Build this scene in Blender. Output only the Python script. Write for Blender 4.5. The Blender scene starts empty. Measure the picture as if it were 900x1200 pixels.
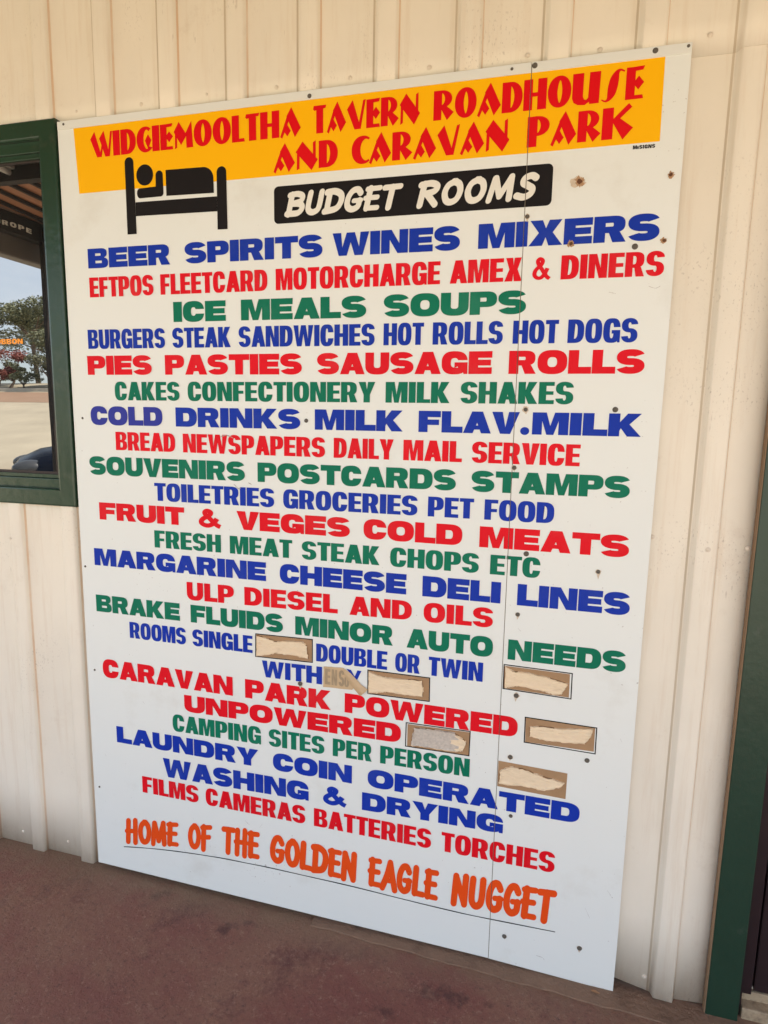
import bpy, bmesh, math, random
from mathutils import Vector, Matrix
from mathutils.geometry import tessellate_polygon
random.seed(7)
scene = bpy.context.scene
COL = scene.collection

# ------------------------------------------------------------------ camera
cam_data = bpy.data.cameras.new('camera')
cam = bpy.data.objects.new('camera', cam_data)
COL.objects.link(cam)
cam_data.sensor_fit = 'VERTICAL'
cam_data.sensor_height = 36.0
cam_data.lens = 21.685
cam_data.clip_start = 0.05
cam_data.clip_end = 2000
cam.matrix_world = Matrix(((0.965741, -0.055691, 0.253462, 1.38756),
                           (0.258881, 0.138917, -0.955867, -1.57154),
                           (0.018023, 0.988737, 0.148575, 1.48943),
                           (0, 0, 0, 1)))
scene.camera = cam

# ------------------------------------------------------------------ light
SUN_EL, SUN_AZ = math.radians(58), math.radians(72)     # azimuth from -Y (in front of the wall) towards +X
world = bpy.data.worlds.new('World')
scene.world = world
world.use_nodes = True
wn = world.node_tree.nodes
bg = wn['Background']
sky = wn.new('ShaderNodeTexSky')
sky.sky_type = 'NISHITA'
sky.sun_disc = False
sky.sun_elevation = SUN_EL
sky.sun_rotation = math.radians(180) - SUN_AZ
sky.air_density = 1.0
sky.dust_density = 1.2
wl = world.node_tree.links
wtc = wn.new('ShaderNodeTexCoord')
wmp = wn.new('ShaderNodeMapping'); wmp.inputs['Scale'].default_value = (1.0, 1.0, 2.6)
wl.new(wtc.outputs['Generated'], wmp.inputs[0])
cl = wn.new('ShaderNodeTexNoise'); cl.inputs['Scale'].default_value = 2.2; cl.inputs['Detail'].default_value = 9; cl.inputs['Roughness'].default_value = 0.58
wl.new(wmp.outputs[0], cl.inputs['Vector'])
cr = wn.new('ShaderNodeMapRange'); cr.inputs[1].default_value = 0.36; cr.inputs[2].default_value = 0.66; cr.inputs[3].default_value = 0.12; cr.inputs[4].default_value = 0.85
wl.new(cl.outputs[0], cr.inputs[0])
cm = wn.new('ShaderNodeMix'); cm.data_type = 'RGBA'
cm.inputs[7].default_value = (5.4, 5.9, 6.5, 1)             # thin bright cloud
wl.new(sky.outputs[0], cm.inputs[6]); wl.new(cr.outputs[0], cm.inputs[0])
wl.new(cm.outputs[2], bg.inputs[0])
bg.inputs[1].default_value = 0.14
sun_d = bpy.data.lights.new('sun', 'SUN')
sun_d.energy = 5.0
sun_d.angle = math.radians(0.53)
sun_d.color = (1.0, 0.925, 0.82)
sun = bpy.data.objects.new('sun', sun_d)
COL.objects.link(sun)
sdir = Vector((math.cos(SUN_EL) * math.sin(SUN_AZ), -math.cos(SUN_EL) * math.cos(SUN_AZ), math.sin(SUN_EL)))
sun.rotation_euler = sdir.to_track_quat('Z', 'Y').to_euler()
sun.location = (3, -6, 9)
vs = scene.view_settings
vs.view_transform = 'Standard'
vs.look = 'None'
vs.gamma = 1.0
vs.use_curve_mapping = False
vs.exposure = 1.52
scene.cycles.max_bounces = 12
scene.cycles.diffuse_bounces = 8
scene.cycles.glossy_bounces = 6
scene.cycles.use_denoising = True

# ------------------------------------------------------------------ materials
def nodes_of(name):
    m = bpy.data.materials.new(name)
    m.use_nodes = True
    nt = m.node_tree
    return m, nt, nt.nodes['Principled BSDF']

def painted(name, col, rough=0.5, vary=0.06, scale=6.0, bump=0.0, bscale=60.0, spec=0.5, dirt=None, dirt_amt=0.0, dirt_scale=3.0, dirt_lo=0.55, dirt_hi=0.8, stretch=(1, 1, 1), metallic=0.0, speck=0.0):
    m, nt, b = nodes_of(name)
    N, Lk = nt.nodes, nt.links
    tc = N.new('ShaderNodeTexCoord')
    mp = N.new('ShaderNodeMapping'); mp.inputs['Scale'].default_value = stretch
    Lk.new(tc.outputs['Object'], mp.inputs[0])
    nz = N.new('ShaderNodeTexNoise'); nz.inputs['Scale'].default_value = scale; nz.inputs['Detail'].default_value = 8
    Lk.new(mp.outputs[0], nz.inputs['Vector'])
    mx = N.new('ShaderNodeMix'); mx.data_type = 'RGBA'
    mx.inputs[6].default_value = (*[c * (1 - vary) for c in col], 1)
    mx.inputs[7].default_value = (*[min(1, c * (1 + vary)) for c in col], 1)
    Lk.new(nz.outputs[0], mx.inputs[0])
    out = mx.outputs[2]
    if dirt:
        n2 = N.new('ShaderNodeTexNoise'); n2.inputs['Scale'].default_value = dirt_scale; n2.inputs['Detail'].default_value = 10; n2.inputs['Roughness'].default_value = 0.65
        Lk.new(mp.outputs[0], n2.inputs['Vector'])
        rp = N.new('ShaderNodeMapRange'); rp.inputs[1].default_value = dirt_lo; rp.inputs[2].default_value = dirt_hi; rp.inputs[3].default_value = 0; rp.inputs[4].default_value = dirt_amt
        Lk.new(n2.outputs[0], rp.inputs[0])
        m2 = N.new('ShaderNodeMix'); m2.data_type = 'RGBA'
        m2.inputs[7].default_value = (*dirt, 1)
        Lk.new(out, m2.inputs[6]); Lk.new(rp.outputs[0], m2.inputs[0])
        out = m2.outputs[2]
    if speck:
        n3 = N.new('ShaderNodeTexNoise'); n3.inputs['Scale'].default_value = 110; n3.inputs['Detail'].default_value = 3
        Lk.new(tc.outputs['Object'], n3.inputs['Vector'])
        n4 = N.new('ShaderNodeTexNoise'); n4.inputs['Scale'].default_value = 2.6; n4.inputs['Detail'].default_value = 2
        Lk.new(tc.outputs['Object'], n4.inputs['Vector'])
        ad = N.new('ShaderNodeMath'); ad.operation = 'MULTIPLY_ADD'; ad.inputs[1].default_value = 0.35
        Lk.new(n4.outputs[0], ad.inputs[0]); Lk.new(n3.outputs[0], ad.inputs[2])
        r3 = N.new('ShaderNodeMapRange'); r3.inputs[1].default_value = 0.90; r3.inputs[2].default_value = 0.94; r3.inputs[4].default_value = speck
        Lk.new(ad.outputs[0], r3.inputs[0])
        m3 = N.new('ShaderNodeMix'); m3.data_type = 'RGBA'
        m3.inputs[7].default_value = (0.16, 0.09, 0.05, 1)
        Lk.new(out, m3.inputs[6]); Lk.new(r3.outputs[0], m3.inputs[0])
        out = m3.outputs[2]
    Lk.new(out, b.inputs['Base Color'])
    b.inputs['Roughness'].default_value = rough
    b.inputs['Specular IOR Level'].default_value = spec
    b.inputs['Metallic'].default_value = metallic
    if bump:
        nb = N.new('ShaderNodeTexNoise'); nb.inputs['Scale'].default_value = bscale; nb.inputs['Detail'].default_value = 6
        Lk.new(mp.outputs[0], nb.inputs['Vector'])
        bp = N.new('ShaderNodeBump'); bp.inputs['Strength'].default_value = bump; bp.inputs['Distance'].default_value = 0.01
        Lk.new(nb.outputs[0], bp.inputs['Height']); Lk.new(bp.outputs[0], b.inputs['Normal'])
    return m

MAT = {}
MAT['board'] = painted('sign_white', (0.775, 0.80, 0.76), 0.42, 0.03, 1.3, 0.05, 9, spec=0.3, dirt=(0.50, 0.45, 0.36), dirt_amt=0.42, dirt_scale=4.2, dirt_lo=0.57, dirt_hi=0.85, speck=0.4)
MAT['trim'] = painted('trim_white', (0.75, 0.765, 0.72), 0.4, 0.03, 8)
MAT['blue'] = painted('vinyl_blue', (0.008, 0.036, 0.37), 0.5, 0.16, 4, spec=0.12, dirt=(0.05, 0.09, 0.36), dirt_amt=0.5, dirt_scale=7, dirt_lo=0.5, dirt_hi=0.8)
MAT['fadedblue'] = painted('vinyl_blue_faded', (0.036, 0.046, 0.32), 0.5, 0.12, 4, spec=0.12)
MAT['red'] = painted('vinyl_red', (0.72, 0.006, 0.016), 0.5, 0.12, 4, spec=0.12, dirt=(0.70, 0.07, 0.07), dirt_amt=0.5, dirt_scale=7, dirt_lo=0.5, dirt_hi=0.8)
MAT['green'] = painted('vinyl_green', (0.004, 0.165, 0.092), 0.5, 0.16, 5, spec=0.12, dirt=(0.05, 0.24, 0.15), dirt_amt=0.5, dirt_scale=7, dirt_lo=0.5, dirt_hi=0.8)
MAT['orange'] = painted('vinyl_orange_red', (0.80, 0.078, 0.010), 0.5, 0.10, 5, spec=0.12)
MAT['band'] = painted('vinyl_golden', (0.95, 0.48, 0.002), 0.5, 0.03, 3, spec=0.12)
MAT['headred'] = painted('vinyl_deep_red', (0.70, 0.004, 0.008), 0.5, 0.06, 4, spec=0.12)
MAT['black'] = painted('vinyl_black', (0.012, 0.010, 0.010), 0.5, 0.1, 6, spec=0.12)
MAT['cream'] = painted('vinyl_cream', (0.78, 0.76, 0.68), 0.5, 0.04, 6, spec=0.12)
MAT['brown'] = painted('bare_backing', (0.37, 0.225, 0.115), 0.85, 0.15, 25, 0.2, 90)
MAT['paper'] = painted('torn_paper', (0.82, 0.66, 0.455), 0.9, 0.09, 30, 0.5, 60, stretch=(1, 1, 3), dirt=(0.50, 0.36, 0.22), dirt_amt=0.5, dirt_scale=22)
MAT['greypaper'] = painted('grey_paper', (0.54, 0.48, 0.41), 0.9, 0.35, 160, 0.3, 150)
MAT['tornshade'] = painted('shaded_torn_edge', (0.30, 0.18, 0.09), 0.95, 0.4, 120)  # shadow along the torn paper's rim, painted in as dark brown
MAT['crease_shade'] = painted('shaded_grimy_crease', (0.55, 0.46, 0.34), 0.7, 0.25, 20, stretch=(1, 1, .3))  # shadow line beside each rib's left foot painted into the colour, with some grime
MAT['ghost'] = painted('ghost_print', (0.36, 0.27, 0.165), 0.7, 0.3, 60)
MAT['halo'] = painted('rust_bleed', (0.60, 0.50, 0.38), 0.6, 0.2, 200)
MAT['scuff'] = painted('grey_scuff', (0.36, 0.33, 0.30), 0.7, 0.4, 90)
MAT['filler'] = painted('joint_filler', (0.22, 0.17, 0.12), 0.9, 0.4, 30)
MAT['tape'] = painted('old_tape', (0.56, 0.40, 0.23), 0.6, 0.15, 30, 0.3, 80)
MAT['rust'] = painted('rust', (0.13, 0.055, 0.025), 0.9, 0.4, 120, 0.4, 300)
MAT['ruststain'] = painted('rust_stain', (0.42, 0.25, 0.13), 0.8, 0.25, 150)
MAT['screw'] = painted('weathered_screw', (0.11, 0.095, 0.075), 0.6, 0.4, 300, 0.3, 400)
def clad_material(name, col, stain, stain_amt):
    m, nt, b = nodes_of(name)
    N, Lk = nt.nodes, nt.links
    tc = N.new('ShaderNodeTexCoord')
    def noise(scale, vec=(1, 1, 1), d=8, r=0.6):
        mp = N.new('ShaderNodeMapping'); mp.inputs['Scale'].default_value = vec
        Lk.new(tc.outputs['Object'], mp.inputs[0])
        n = N.new('ShaderNodeTexNoise'); n.inputs['Scale'].default_value = scale; n.inputs['Detail'].default_value = d; n.inputs['Roughness'].default_value = r
        Lk.new(mp.outputs[0], n.inputs['Vector']); return n.outputs[0]
    def rng(f, lo, hi, amt):
        r = N.new('ShaderNodeMapRange'); r.inputs[1].default_value = lo; r.inputs[2].default_value = hi; r.inputs[4].default_value = amt
        Lk.new(f, r.inputs[0]); return r.outputs[0]
    def mix(a, bcol, fac):
        x = N.new('ShaderNodeMix'); x.data_type = 'RGBA'
        if isinstance(a, tuple): x.inputs[6].default_value = (*a, 1)
        else: Lk.new(a, x.inputs[6])
        x.inputs[7].default_value = (*bcol, 1)
        Lk.new(fac, x.inputs[0]); return x.outputs[2]
    def mul(a, bb):
        x = N.new('ShaderNodeMath'); x.operation = 'MULTIPLY'
        Lk.new(a, x.inputs[0]); Lk.new(bb, x.inputs[1]); return x.outputs[0]
    c = mix(col, tuple(v * .90 for v in col), rng(noise(2.2, (1, 1, .7)), .40, .70, 1.0))
    c = mix(c, (0.60, 0.45, 0.30), rng(noise(9, (3.5, 3.5, .22), 9, .7), .52, .80, .42))       # run-down dust
    c = mix(c, (0.52, 0.40, 0.29), rng(noise(4.5, (1, 1, 1), 12, .75), .58, .80, .50))           # grime patches
    if stain: c = mix(c, stain, rng(noise(7, (1, 1, .5), 10, .7), .30, .65, stain_amt))
    sp = mul(rng(noise(210, (1, 1, .6), 3, .5), .60, .70, 1.0), rng(noise(3.1, (1, 1, 1), 4, .6), .52, .70, .45))
    c = mix(c, (0.17, 0.10, 0.06), sp)                                                           # chips and fly specks
    sc = mul(rng(noise(24, (4, 4, .5), 4, .6), .66, .70, 1.0), rng(noise(2.3, (1, 1, 1), 3, .5), .55, .62, .55))
    c = mix(c, (0.38, 0.30, 0.23), sc)                                                           # scratches
    sx = N.new('ShaderNodeSeparateXYZ'); Lk.new(tc.outputs['Object'], sx.inputs[0])
    low = N.new('ShaderNodeMapRange'); low.inputs[1].default_value = 0.07; low.inputs[2].default_value = -0.03; low.inputs[4].default_value = 1.0
    Lk.new(sx.outputs[2], low.inputs[0])
    c = mix(c, (0.36, 0.22, 0.14), mul(low.outputs[0], rng(noise(26, (1, 1, .6), 9, .75), .38, .75, .40)))   # splashed dirt at the foot
    Lk.new(c, b.inputs['Base Color'])
    b.inputs['Roughness'].default_value = 0.5; b.inputs['Specular IOR Level'].default_value = 0.35
    bp = N.new('ShaderNodeBump'); bp.inputs['Strength'].default_value = 0.22; bp.inputs['Distance'].default_value = 0.012
    Lk.new(noise(7, (1, 1, .5), 5, .6), bp.inputs['Height']); Lk.new(bp.outputs[0], b.inputs['Normal'])
    return m
MAT['clad'] = clad_material('cream_cladding', (0.83, 0.765, 0.64), None, 0)
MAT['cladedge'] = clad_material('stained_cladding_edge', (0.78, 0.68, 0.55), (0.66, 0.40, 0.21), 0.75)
MAT['cladscrew'] = painted('painted_screw', (0.70, 0.62, 0.51), 0.5, 0.1, 80)
MAT['greenpaint'] = painted('green_paint', (0.016, 0.046, 0.024), 0.26, 0.18, 9, 0.12, 45, dirt=(0.09, 0.10, 0.07), dirt_amt=0.4, dirt_scale=14)
MAT['greendoor'] = painted('dark_green_paint', (0.012, 0.040, 0.024), 0.35, 0.15, 9, 0.10, 45, dirt=(0.10, 0.10, 0.09), dirt_amt=0.35, dirt_scale=20, dirt_lo=0.62)
MAT['timber'] = painted('bare_timber_edge', (0.24, 0.15, 0.085), 0.8, 0.25, 30, 0.2, 90, stretch=(1, 1, 0.1))
MAT['gasket'] = painted('dark_gasket', (0.03, 0.016, 0.012), 0.6, 0.2, 30)
MAT['purple'] = painted('maroon_aluminium', (0.020, 0.011, 0.013), 0.35, 0.2, 20, 0.05, 60)
MAT['threshold'] = painted('worn_threshold', (0.40, 0.31, 0.20), 0.6, 0.3, 40, 0.3, 90, dirt=(0.08, 0.05, 0.03), dirt_amt=0.8, dirt_scale=40, dirt_lo=0.45, dirt_hi=0.75)
MAT['strip'] = painted('cement_strip', (0.22, 0.135, 0.088), 0.9, 0.18, 14, 0.5, 70, dirt=(0.055, 0.028, 0.02), dirt_amt=0.6, dirt_scale=9)
MAT['ceiling'] = painted('weathered_iron_ceiling', (0.50, 0.22, 0.11), 0.6, 0.25, 3, 0.1, 30, stretch=(1, 0.2, 1))
MAT['rafter'] = painted('dark_rafter', (0.028, 0.016, 0.012), 0.7, 0.2, 10)
MAT['gutter'] = painted('grey_brown_gutter', (0.16, 0.13, 0.11), 0.45, 0.1, 6)
MAT['white_fixture'] = painted('white_fixture', (0.75, 0.72, 0.65), 0.4, 0.03, 6)
MAT['gold'] = painted('gold_decal', (0.15, 0.125, 0.09), 0.6, 0.1, 60)
MAT['orangedecal'] = painted('orange_decal', (0.95, 0.33, 0.01), 0.5, 0.1, 90)
MAT['gravel'] = painted('pale_gravel', (0.44, 0.375, 0.265), 0.95, 0.25, 0.8, 0.4, 40, dirt=(0.34, 0.20, 0.12), dirt_amt=0.5, dirt_scale=0.25)
MAT['road'] = painted('dusty_bitumen', (0.32, 0.20, 0.125), 0.9, 0.15, 1.0, 0.2, 60)
MAT['kerb'] = painted('kerb_concrete', (0.52, 0.47, 0.38), 0.9, 0.1, 3)
MAT['bark'] = painted('grey_bark', (0.17, 0.12, 0.085), 0.9, 0.35, 6, 0.5, 20)
MAT['leaf'] = painted('dull_green_leaf', (0.165, 0.17, 0.085), 0.6, 0.45, 0.9)
MAT['leafdark'] = painted('olive_leaf', (0.14, 0.14, 0.075), 0.6, 0.45, 0.9)
MAT['leafyellow'] = painted('yellowish_leaf', (0.30, 0.22, 0.09), 0.6, 0.4, 1.2)
MAT['leafred'] = painted('reddish_leaf', (0.26, 0.075, 0.055), 0.6, 0.4, 1.2)
MAT['carpaint'] = painted('navy_car_paint', (0.004, 0.006, 0.014), 0.22, 0.1, 2, spec=0.05)
MAT['carglass'] = painted('dark_car_glass', (0.010, 0.012, 0.014), 0.05, 0.05, 2, spec=0.2)
MAT['lamp'] = painted('headlamp_lens', (0.05, 0.052, 0.055), 0.3, 0.1, 20)
MAT['tyre'] = painted('black_rubber', (0.02, 0.02, 0.02), 0.85, 0.2, 20)
MAT['alloy'] = painted('alloy', (0.45, 0.45, 0.46), 0.35, 0.05, 8, metallic=0.7)
MAT['grit'] = painted('brown_grit', (0.22, 0.14, 0.09), 0.95, 0.5, 200)
MAT['leaf_litter'] = painted('dry_leaf', (0.33, 0.17, 0.08), 0.8, 0.3, 60)

def floor_material():
    m, nt, b = nodes_of('oxide_red_concrete')
    N, Lk = nt.nodes, nt.links
    tc = N.new('ShaderNodeTexCoord')
    def noise(s, d=8, r=0.6):
        n = N.new('ShaderNodeTexNoise'); n.inputs['Scale'].default_value = s; n.inputs['Detail'].default_value = d; n.inputs['Roughness'].default_value = r
        Lk.new(tc.outputs['Object'], n.inputs['Vector']); return n
    def mix(a, bcol, fac, lo, hi, amt):
        r = N.new('ShaderNodeMapRange'); r.inputs[1].default_value = lo; r.inputs[2].default_value = hi; r.inputs[4].default_value = amt
        Lk.new(fac, r.inputs[0])
        x = N.new('ShaderNodeMix'); x.data_type = 'RGBA'
        if isinstance(a, tuple): x.inputs[6].default_value = (*a, 1)
        else: Lk.new(a, x.inputs[6])
        x.inputs[7].default_value = (*bcol, 1)
        Lk.new(r.outputs[0], x.inputs[0]); return x.outputs[2]
    c = mix((0.215, 0.074, 0.054), (0.255, 0.122, 0.078), noise(2.0, 10, .68).outputs[0], 0.44, 0.60, 1.0)
    c = mix(c, (0.125, 0.036, 0.030), noise(3.7, 10, 0.72).outputs[0], 0.55, 0.66, 0.95)         # fresh oxide showing
    c = mix(c, (0.34, 0.20, 0.13), noise(7.5, 12, 0.8).outputs[0], 0.55, 0.72, 0.75)              # worn, dusty patches
    c = mix(c, (0.42, 0.27, 0.19), noise(62, 5, 0.85).outputs[0], 0.55, 0.70, 0.70)               # pale grit
    c = mix(c, (0.07, 0.028, 0.023), noise(85, 5, 0.85).outputs[0], 0.55, 0.68, 0.85)             # dark grit
    c = mix(c, (0.075, 0.026, 0.022), noise(5.2, 7, 0.6).outputs[0], 0.63, 0.68, 0.8)             # old spills
    sx = N.new('ShaderNodeSeparateXYZ'); Lk.new(tc.outputs['Object'], sx.inputs[0])
    nr = N.new('ShaderNodeMapRange'); nr.inputs[1].default_value = -0.16; nr.inputs[2].default_value = 0.0; nr.inputs[4].default_value = 1.0
    Lk.new(sx.outputs[1], nr.inputs[0])
    ml = N.new('ShaderNodeMath'); ml.operation = 'MULTIPLY'
    Lk.new(nr.outputs[0], ml.inputs[0]); Lk.new(noise(16, 10, 0.75).outputs[0], ml.inputs[1])
    c = mix(c, (0.244, 0.152, 0.092), ml.outputs[0], 0.12, 0.55, 0.95)                             # grit gathered at the wall
    Lk.new(c, b.inputs['Base Color'])
    rr = N.new('ShaderNodeMapRange'); rr.inputs[3].default_value = 0.42; rr.inputs[4].default_value = 0.75
    Lk.new(noise(5).outputs[0], rr.inputs[0]); Lk.new(rr.outputs[0], b.inputs['Roughness'])
    bp = N.new('ShaderNodeBump'); bp.inputs['Strength'].default_value = 0.9; bp.inputs['Distance'].default_value = 0.010
    Lk.new(noise(75, 7, 0.75).outputs[0], bp.inputs['Height']); Lk.new(bp.outputs[0], b.inputs['Normal'])
    return m
MAT['floor'] = floor_material()

def glass_material(name, ior):
    m, nt, b = nodes_of(name)
    b.inputs['Base Color'].default_value = (0.010, 0.012, 0.012, 1)
    b.inputs['Roughness'].default_value = 0.0
    b.inputs['IOR'].default_value = ior
    N, Lk = nt.nodes, nt.links
    tc = N.new('ShaderNodeTexCoord')
    nz = N.new('ShaderNodeTexNoise'); nz.inputs['Scale'].default_value = 3.0
    Lk.new(tc.outputs['Object'], nz.inputs['Vector'])
    bp = N.new('ShaderNodeBump'); bp.inputs['Strength'].default_value = 0.004; bp.inputs['Distance'].default_value = 0.02
    Lk.new(nz.outputs[0], bp.inputs['Height']); Lk.new(bp.outputs[0], b.inputs['Normal'])
    return m
MAT['glass'] = glass_material('tinted_window_glass', 3.3)
MAT['doorglass'] = glass_material('dark_door_glass', 1.45)

# ------------------------------------------------------------------ builders
def link(name, me, mats, parent=None, loc=(0, 0, 0)):
    o = bpy.data.objects.new(name, me)
    COL.objects.link(o)
    for m in (mats if isinstance(mats, (list, tuple)) else [mats]):
        me.materials.append(MAT[m])
    o.location = loc
    if parent is not None:
        o.parent = parent
    return o

def obj(name, bm, mats, parent=None, loc=(0, 0, 0), smooth=False):
    me = bpy.data.meshes.new(name)
    if smooth:
        for f in bm.faces: f.smooth = True
    bm.to_mesh(me); bm.free()
    return link(name, me, mats, parent, loc)

def thing(name, label, cat, loc=(0, 0, 0), group=None):
    o = bpy.data.objects.new(name, None)
    COL.objects.link(o)
    o.location = loc
    o['label'] = label; o['category'] = cat
    if group: o['group'] = group
    return o

def tag(o, label, cat, group=None):
    o['label'] = label; o['category'] = cat
    if group: o['group'] = group
    return o

def structure(o):
    o['kind'] = 'structure'
    return o

def add_box(bm, x0, y0, z0, x1, y1, z1, bevel=0.0, mi=0):
    t = bmesh.new()
    bmesh.ops.create_cube(t, size=1.0)
    for v in t.verts:
        v.co = Vector(((x0 + x1) / 2 + v.co.x * (x1 - x0), (y0 + y1) / 2 + v.co.y * (y1 - y0), (z0 + z1) / 2 + v.co.z * (z1 - z0)))
    if bevel:
        bmesh.ops.bevel(t, geom=list(t.edges), offset=bevel, segments=2, affect='EDGES', profile=0.6)
    merge(bm, t, mi)

def merge(bm, t, mi=0):
    vm = {v: bm.verts.new(v.co) for v in t.verts}
    for f in t.faces:
        try:
            nf = bm.faces.new([vm[v] for v in f.verts]); nf.material_index = mi; nf.smooth = f.smooth
        except ValueError:
            pass
    t.free()

def box(name, x0, y0, z0, x1, y1, z1, mat, parent=None, bevel=0.0):
    bm = bmesh.new(); add_box(bm, x0, y0, z0, x1, y1, z1, bevel)
    return obj(name, bm, mat, parent)

def prism_xz(bm, pts, y0, y1, mi=0):
    """closed outline in X,Z pushed from y0 (front) to y1 (back)"""
    n = len(pts)
    fr = [bm.verts.new((p[0], y0, p[1])) for p in pts]
    bk = [bm.verts.new((p[0], y1, p[1])) for p in pts]
    tri = tessellate_polygon([[Vector((p[0], p[1], 0)) for p in pts]])
    for t in tri:
        for ring in (fr, bk):
            try: bm.faces.new([ring[i] for i in t]).material_index = mi
            except ValueError: pass
    for i in range(n):
        j = (i + 1) % n
        bm.faces.new((fr[i], fr[j], bk[j], bk[i])).material_index = mi
    bmesh.ops.recalc_face_normals(bm, faces=bm.faces[:])

def flat_xz(bm, outer, holes, y, fn=None, mi=0):
    loops = [outer] + list(holes)
    vl = []
    for lp in loops:
        for p in lp:
            q = fn(p) if fn else p
            vl.append(bm.verts.new((q[0], y, q[1])))
    tri = tessellate_polygon([[Vector((p[0], p[1], 0)) for p in lp] for lp in loops])
    for t in tri:
        try: f = bm.faces.new([vl[i] for i in t])
        except ValueError: continue
        f.material_index = mi
        f.normal_update()
        if f.normal.y > 0: f.normal_flip()

def strip_xz(bm, a, b, y, fn=None, mi=0):
    def ring(pts):
        out = []
        for i, p in enumerate(pts):
            q = fn(p) if fn else p
            out.append(bm.verts.new((q[0], y - 2e-6 * i, q[1])))
        return out
    A, Bv = ring(a), ring(b)
    for i in range(len(A) - 1):
        try: f = bm.faces.new((A[i], A[i + 1], Bv[i + 1], Bv[i]))
        except ValueError: continue
        f.material_index = mi
        f.normal_update()
        if f.normal.y > 0: f.normal_flip()

SEAM0, SEAM1 = 1.2992, 1.3010      # open joint between the two sign sheets
def cut_seam(bm):
    xs = [v.co.x for v in bm.verts]
    if not xs or max(xs) < SEAM0 or min(xs) > SEAM1: return
    for s in (SEAM0, SEAM1):
        bmesh.ops.bisect_plane(bm, geom=bm.verts[:] + bm.edges[:] + bm.faces[:], plane_co=(s, 0, 0), plane_no=(1, 0, 0))
    kill = [f for f in bm.faces if SEAM0 - 1e-6 < f.calc_center_median().x < SEAM1 + 1e-6]
    bmesh.ops.delete(bm, geom=kill, context='FACES')

# ------------------------------------------------------------------ letter shapes
PI = math.pi
def se(cx, cy, rx, ry, a0, a1, n=14, k=2.0):
    out = []
    for i in range(n + 1):
        a = a0 + (a1 - a0) * i / n
        c, s = math.cos(a), math.sin(a)
        out.append((cx + rx * math.copysign(abs(c) ** (2 / k), c), cy + ry * math.copysign(abs(s) ** (2 / k), s)))
    return out

def pen_strip(pts, v, h):
    """offset a centre line with an elliptical pen: upright strokes v wide, level ones h"""
    a, b = v / 2, h / 2
    L_, R_ = [], []
    for i, p in enumerate(pts):
        q0, q1 = pts[max(0, i - 1)], pts[min(len(pts) - 1, i + 1)]
        tx, ty = q1[0] - q0[0], q1[1] - q0[1]
        d = math.hypot(tx, ty) or 1
        nx, ny = -ty / d, tx / d
        s = math.sqrt(a * a * nx * nx + b * b * ny * ny)
        ox, oy = a * a * nx / s, b * b * ny / s
        L_.append((p[0] + ox, p[1] + oy)); R_.append((p[0] - ox, p[1] - oy))
    return L_, R_

def catmull(P, n=6, closed=False):
    out = []
    m = len(P)
    for i in range(m - 1):
        p0, p1, p2, p3 = P[max(0, i - 1)], P[i], P[i + 1], P[min(m - 1, i + 2)]
        for j in range(n):
            t = j / n
            out.append(tuple(0.5 * (2 * p1[k] + (p2[k] - p0[k]) * t + (2 * p0[k] - 5 * p1[k] + 4 * p2[k] - p3[k]) * t * t + (3 * p1[k] - p0[k] - 3 * p2[k] + p3[k]) * t ** 3) for k in range(len(p1))))
    out.append(tuple(P[-1]))
    return out

WIDTH = {
 'W': dict(A=1.12, B=1.04, C=1.0, D=1.07, E=.95, F=.92, G=1.08, H=1.1, I=.41, K=1.12, L=.86, M=1.30, N=1.1, O=1.13, P=1.0, R=1.07, S=1.02, T=1.0, U=1.06, V=1.08, W=1.55, X=1.16, Y=1.1),
 'N': dict(A=.58, B=.53, C=.52, D=.53, E=.44, F=.42, G=.54, H=.54, I=.21, K=.56, L=.41, M=.68, N=.55, O=.54, P=.51, R=.55, S=.51, T=.45, U=.53, V=.56, W=.80, X=.56, Y=.55),
 'M': dict(A=.84, B=.78, C=.78, D=.80, E=.68, F=.66, G=.80, H=.82, I=.29, K=.82, L=.63, M=.98, N=.82, O=.84, P=.76, R=.80, S=.76, T=.74, U=.80, V=.82, W=1.18, X=.82, Y=.80)}
WIDTH['W']['&'] = 1.22; WIDTH['N']['&'] = .66; WIDTH['M']['&'] = .9
WIDTH['W']['.'] = WIDTH['N']['.'] = WIDTH['M']['.'] = .36
STYLE = {'W': (.385, .290, 2.6, .045), 'N': (.212, .178, 2.8, .036), 'M': (.29, .230, 2.5, .055)}

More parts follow.
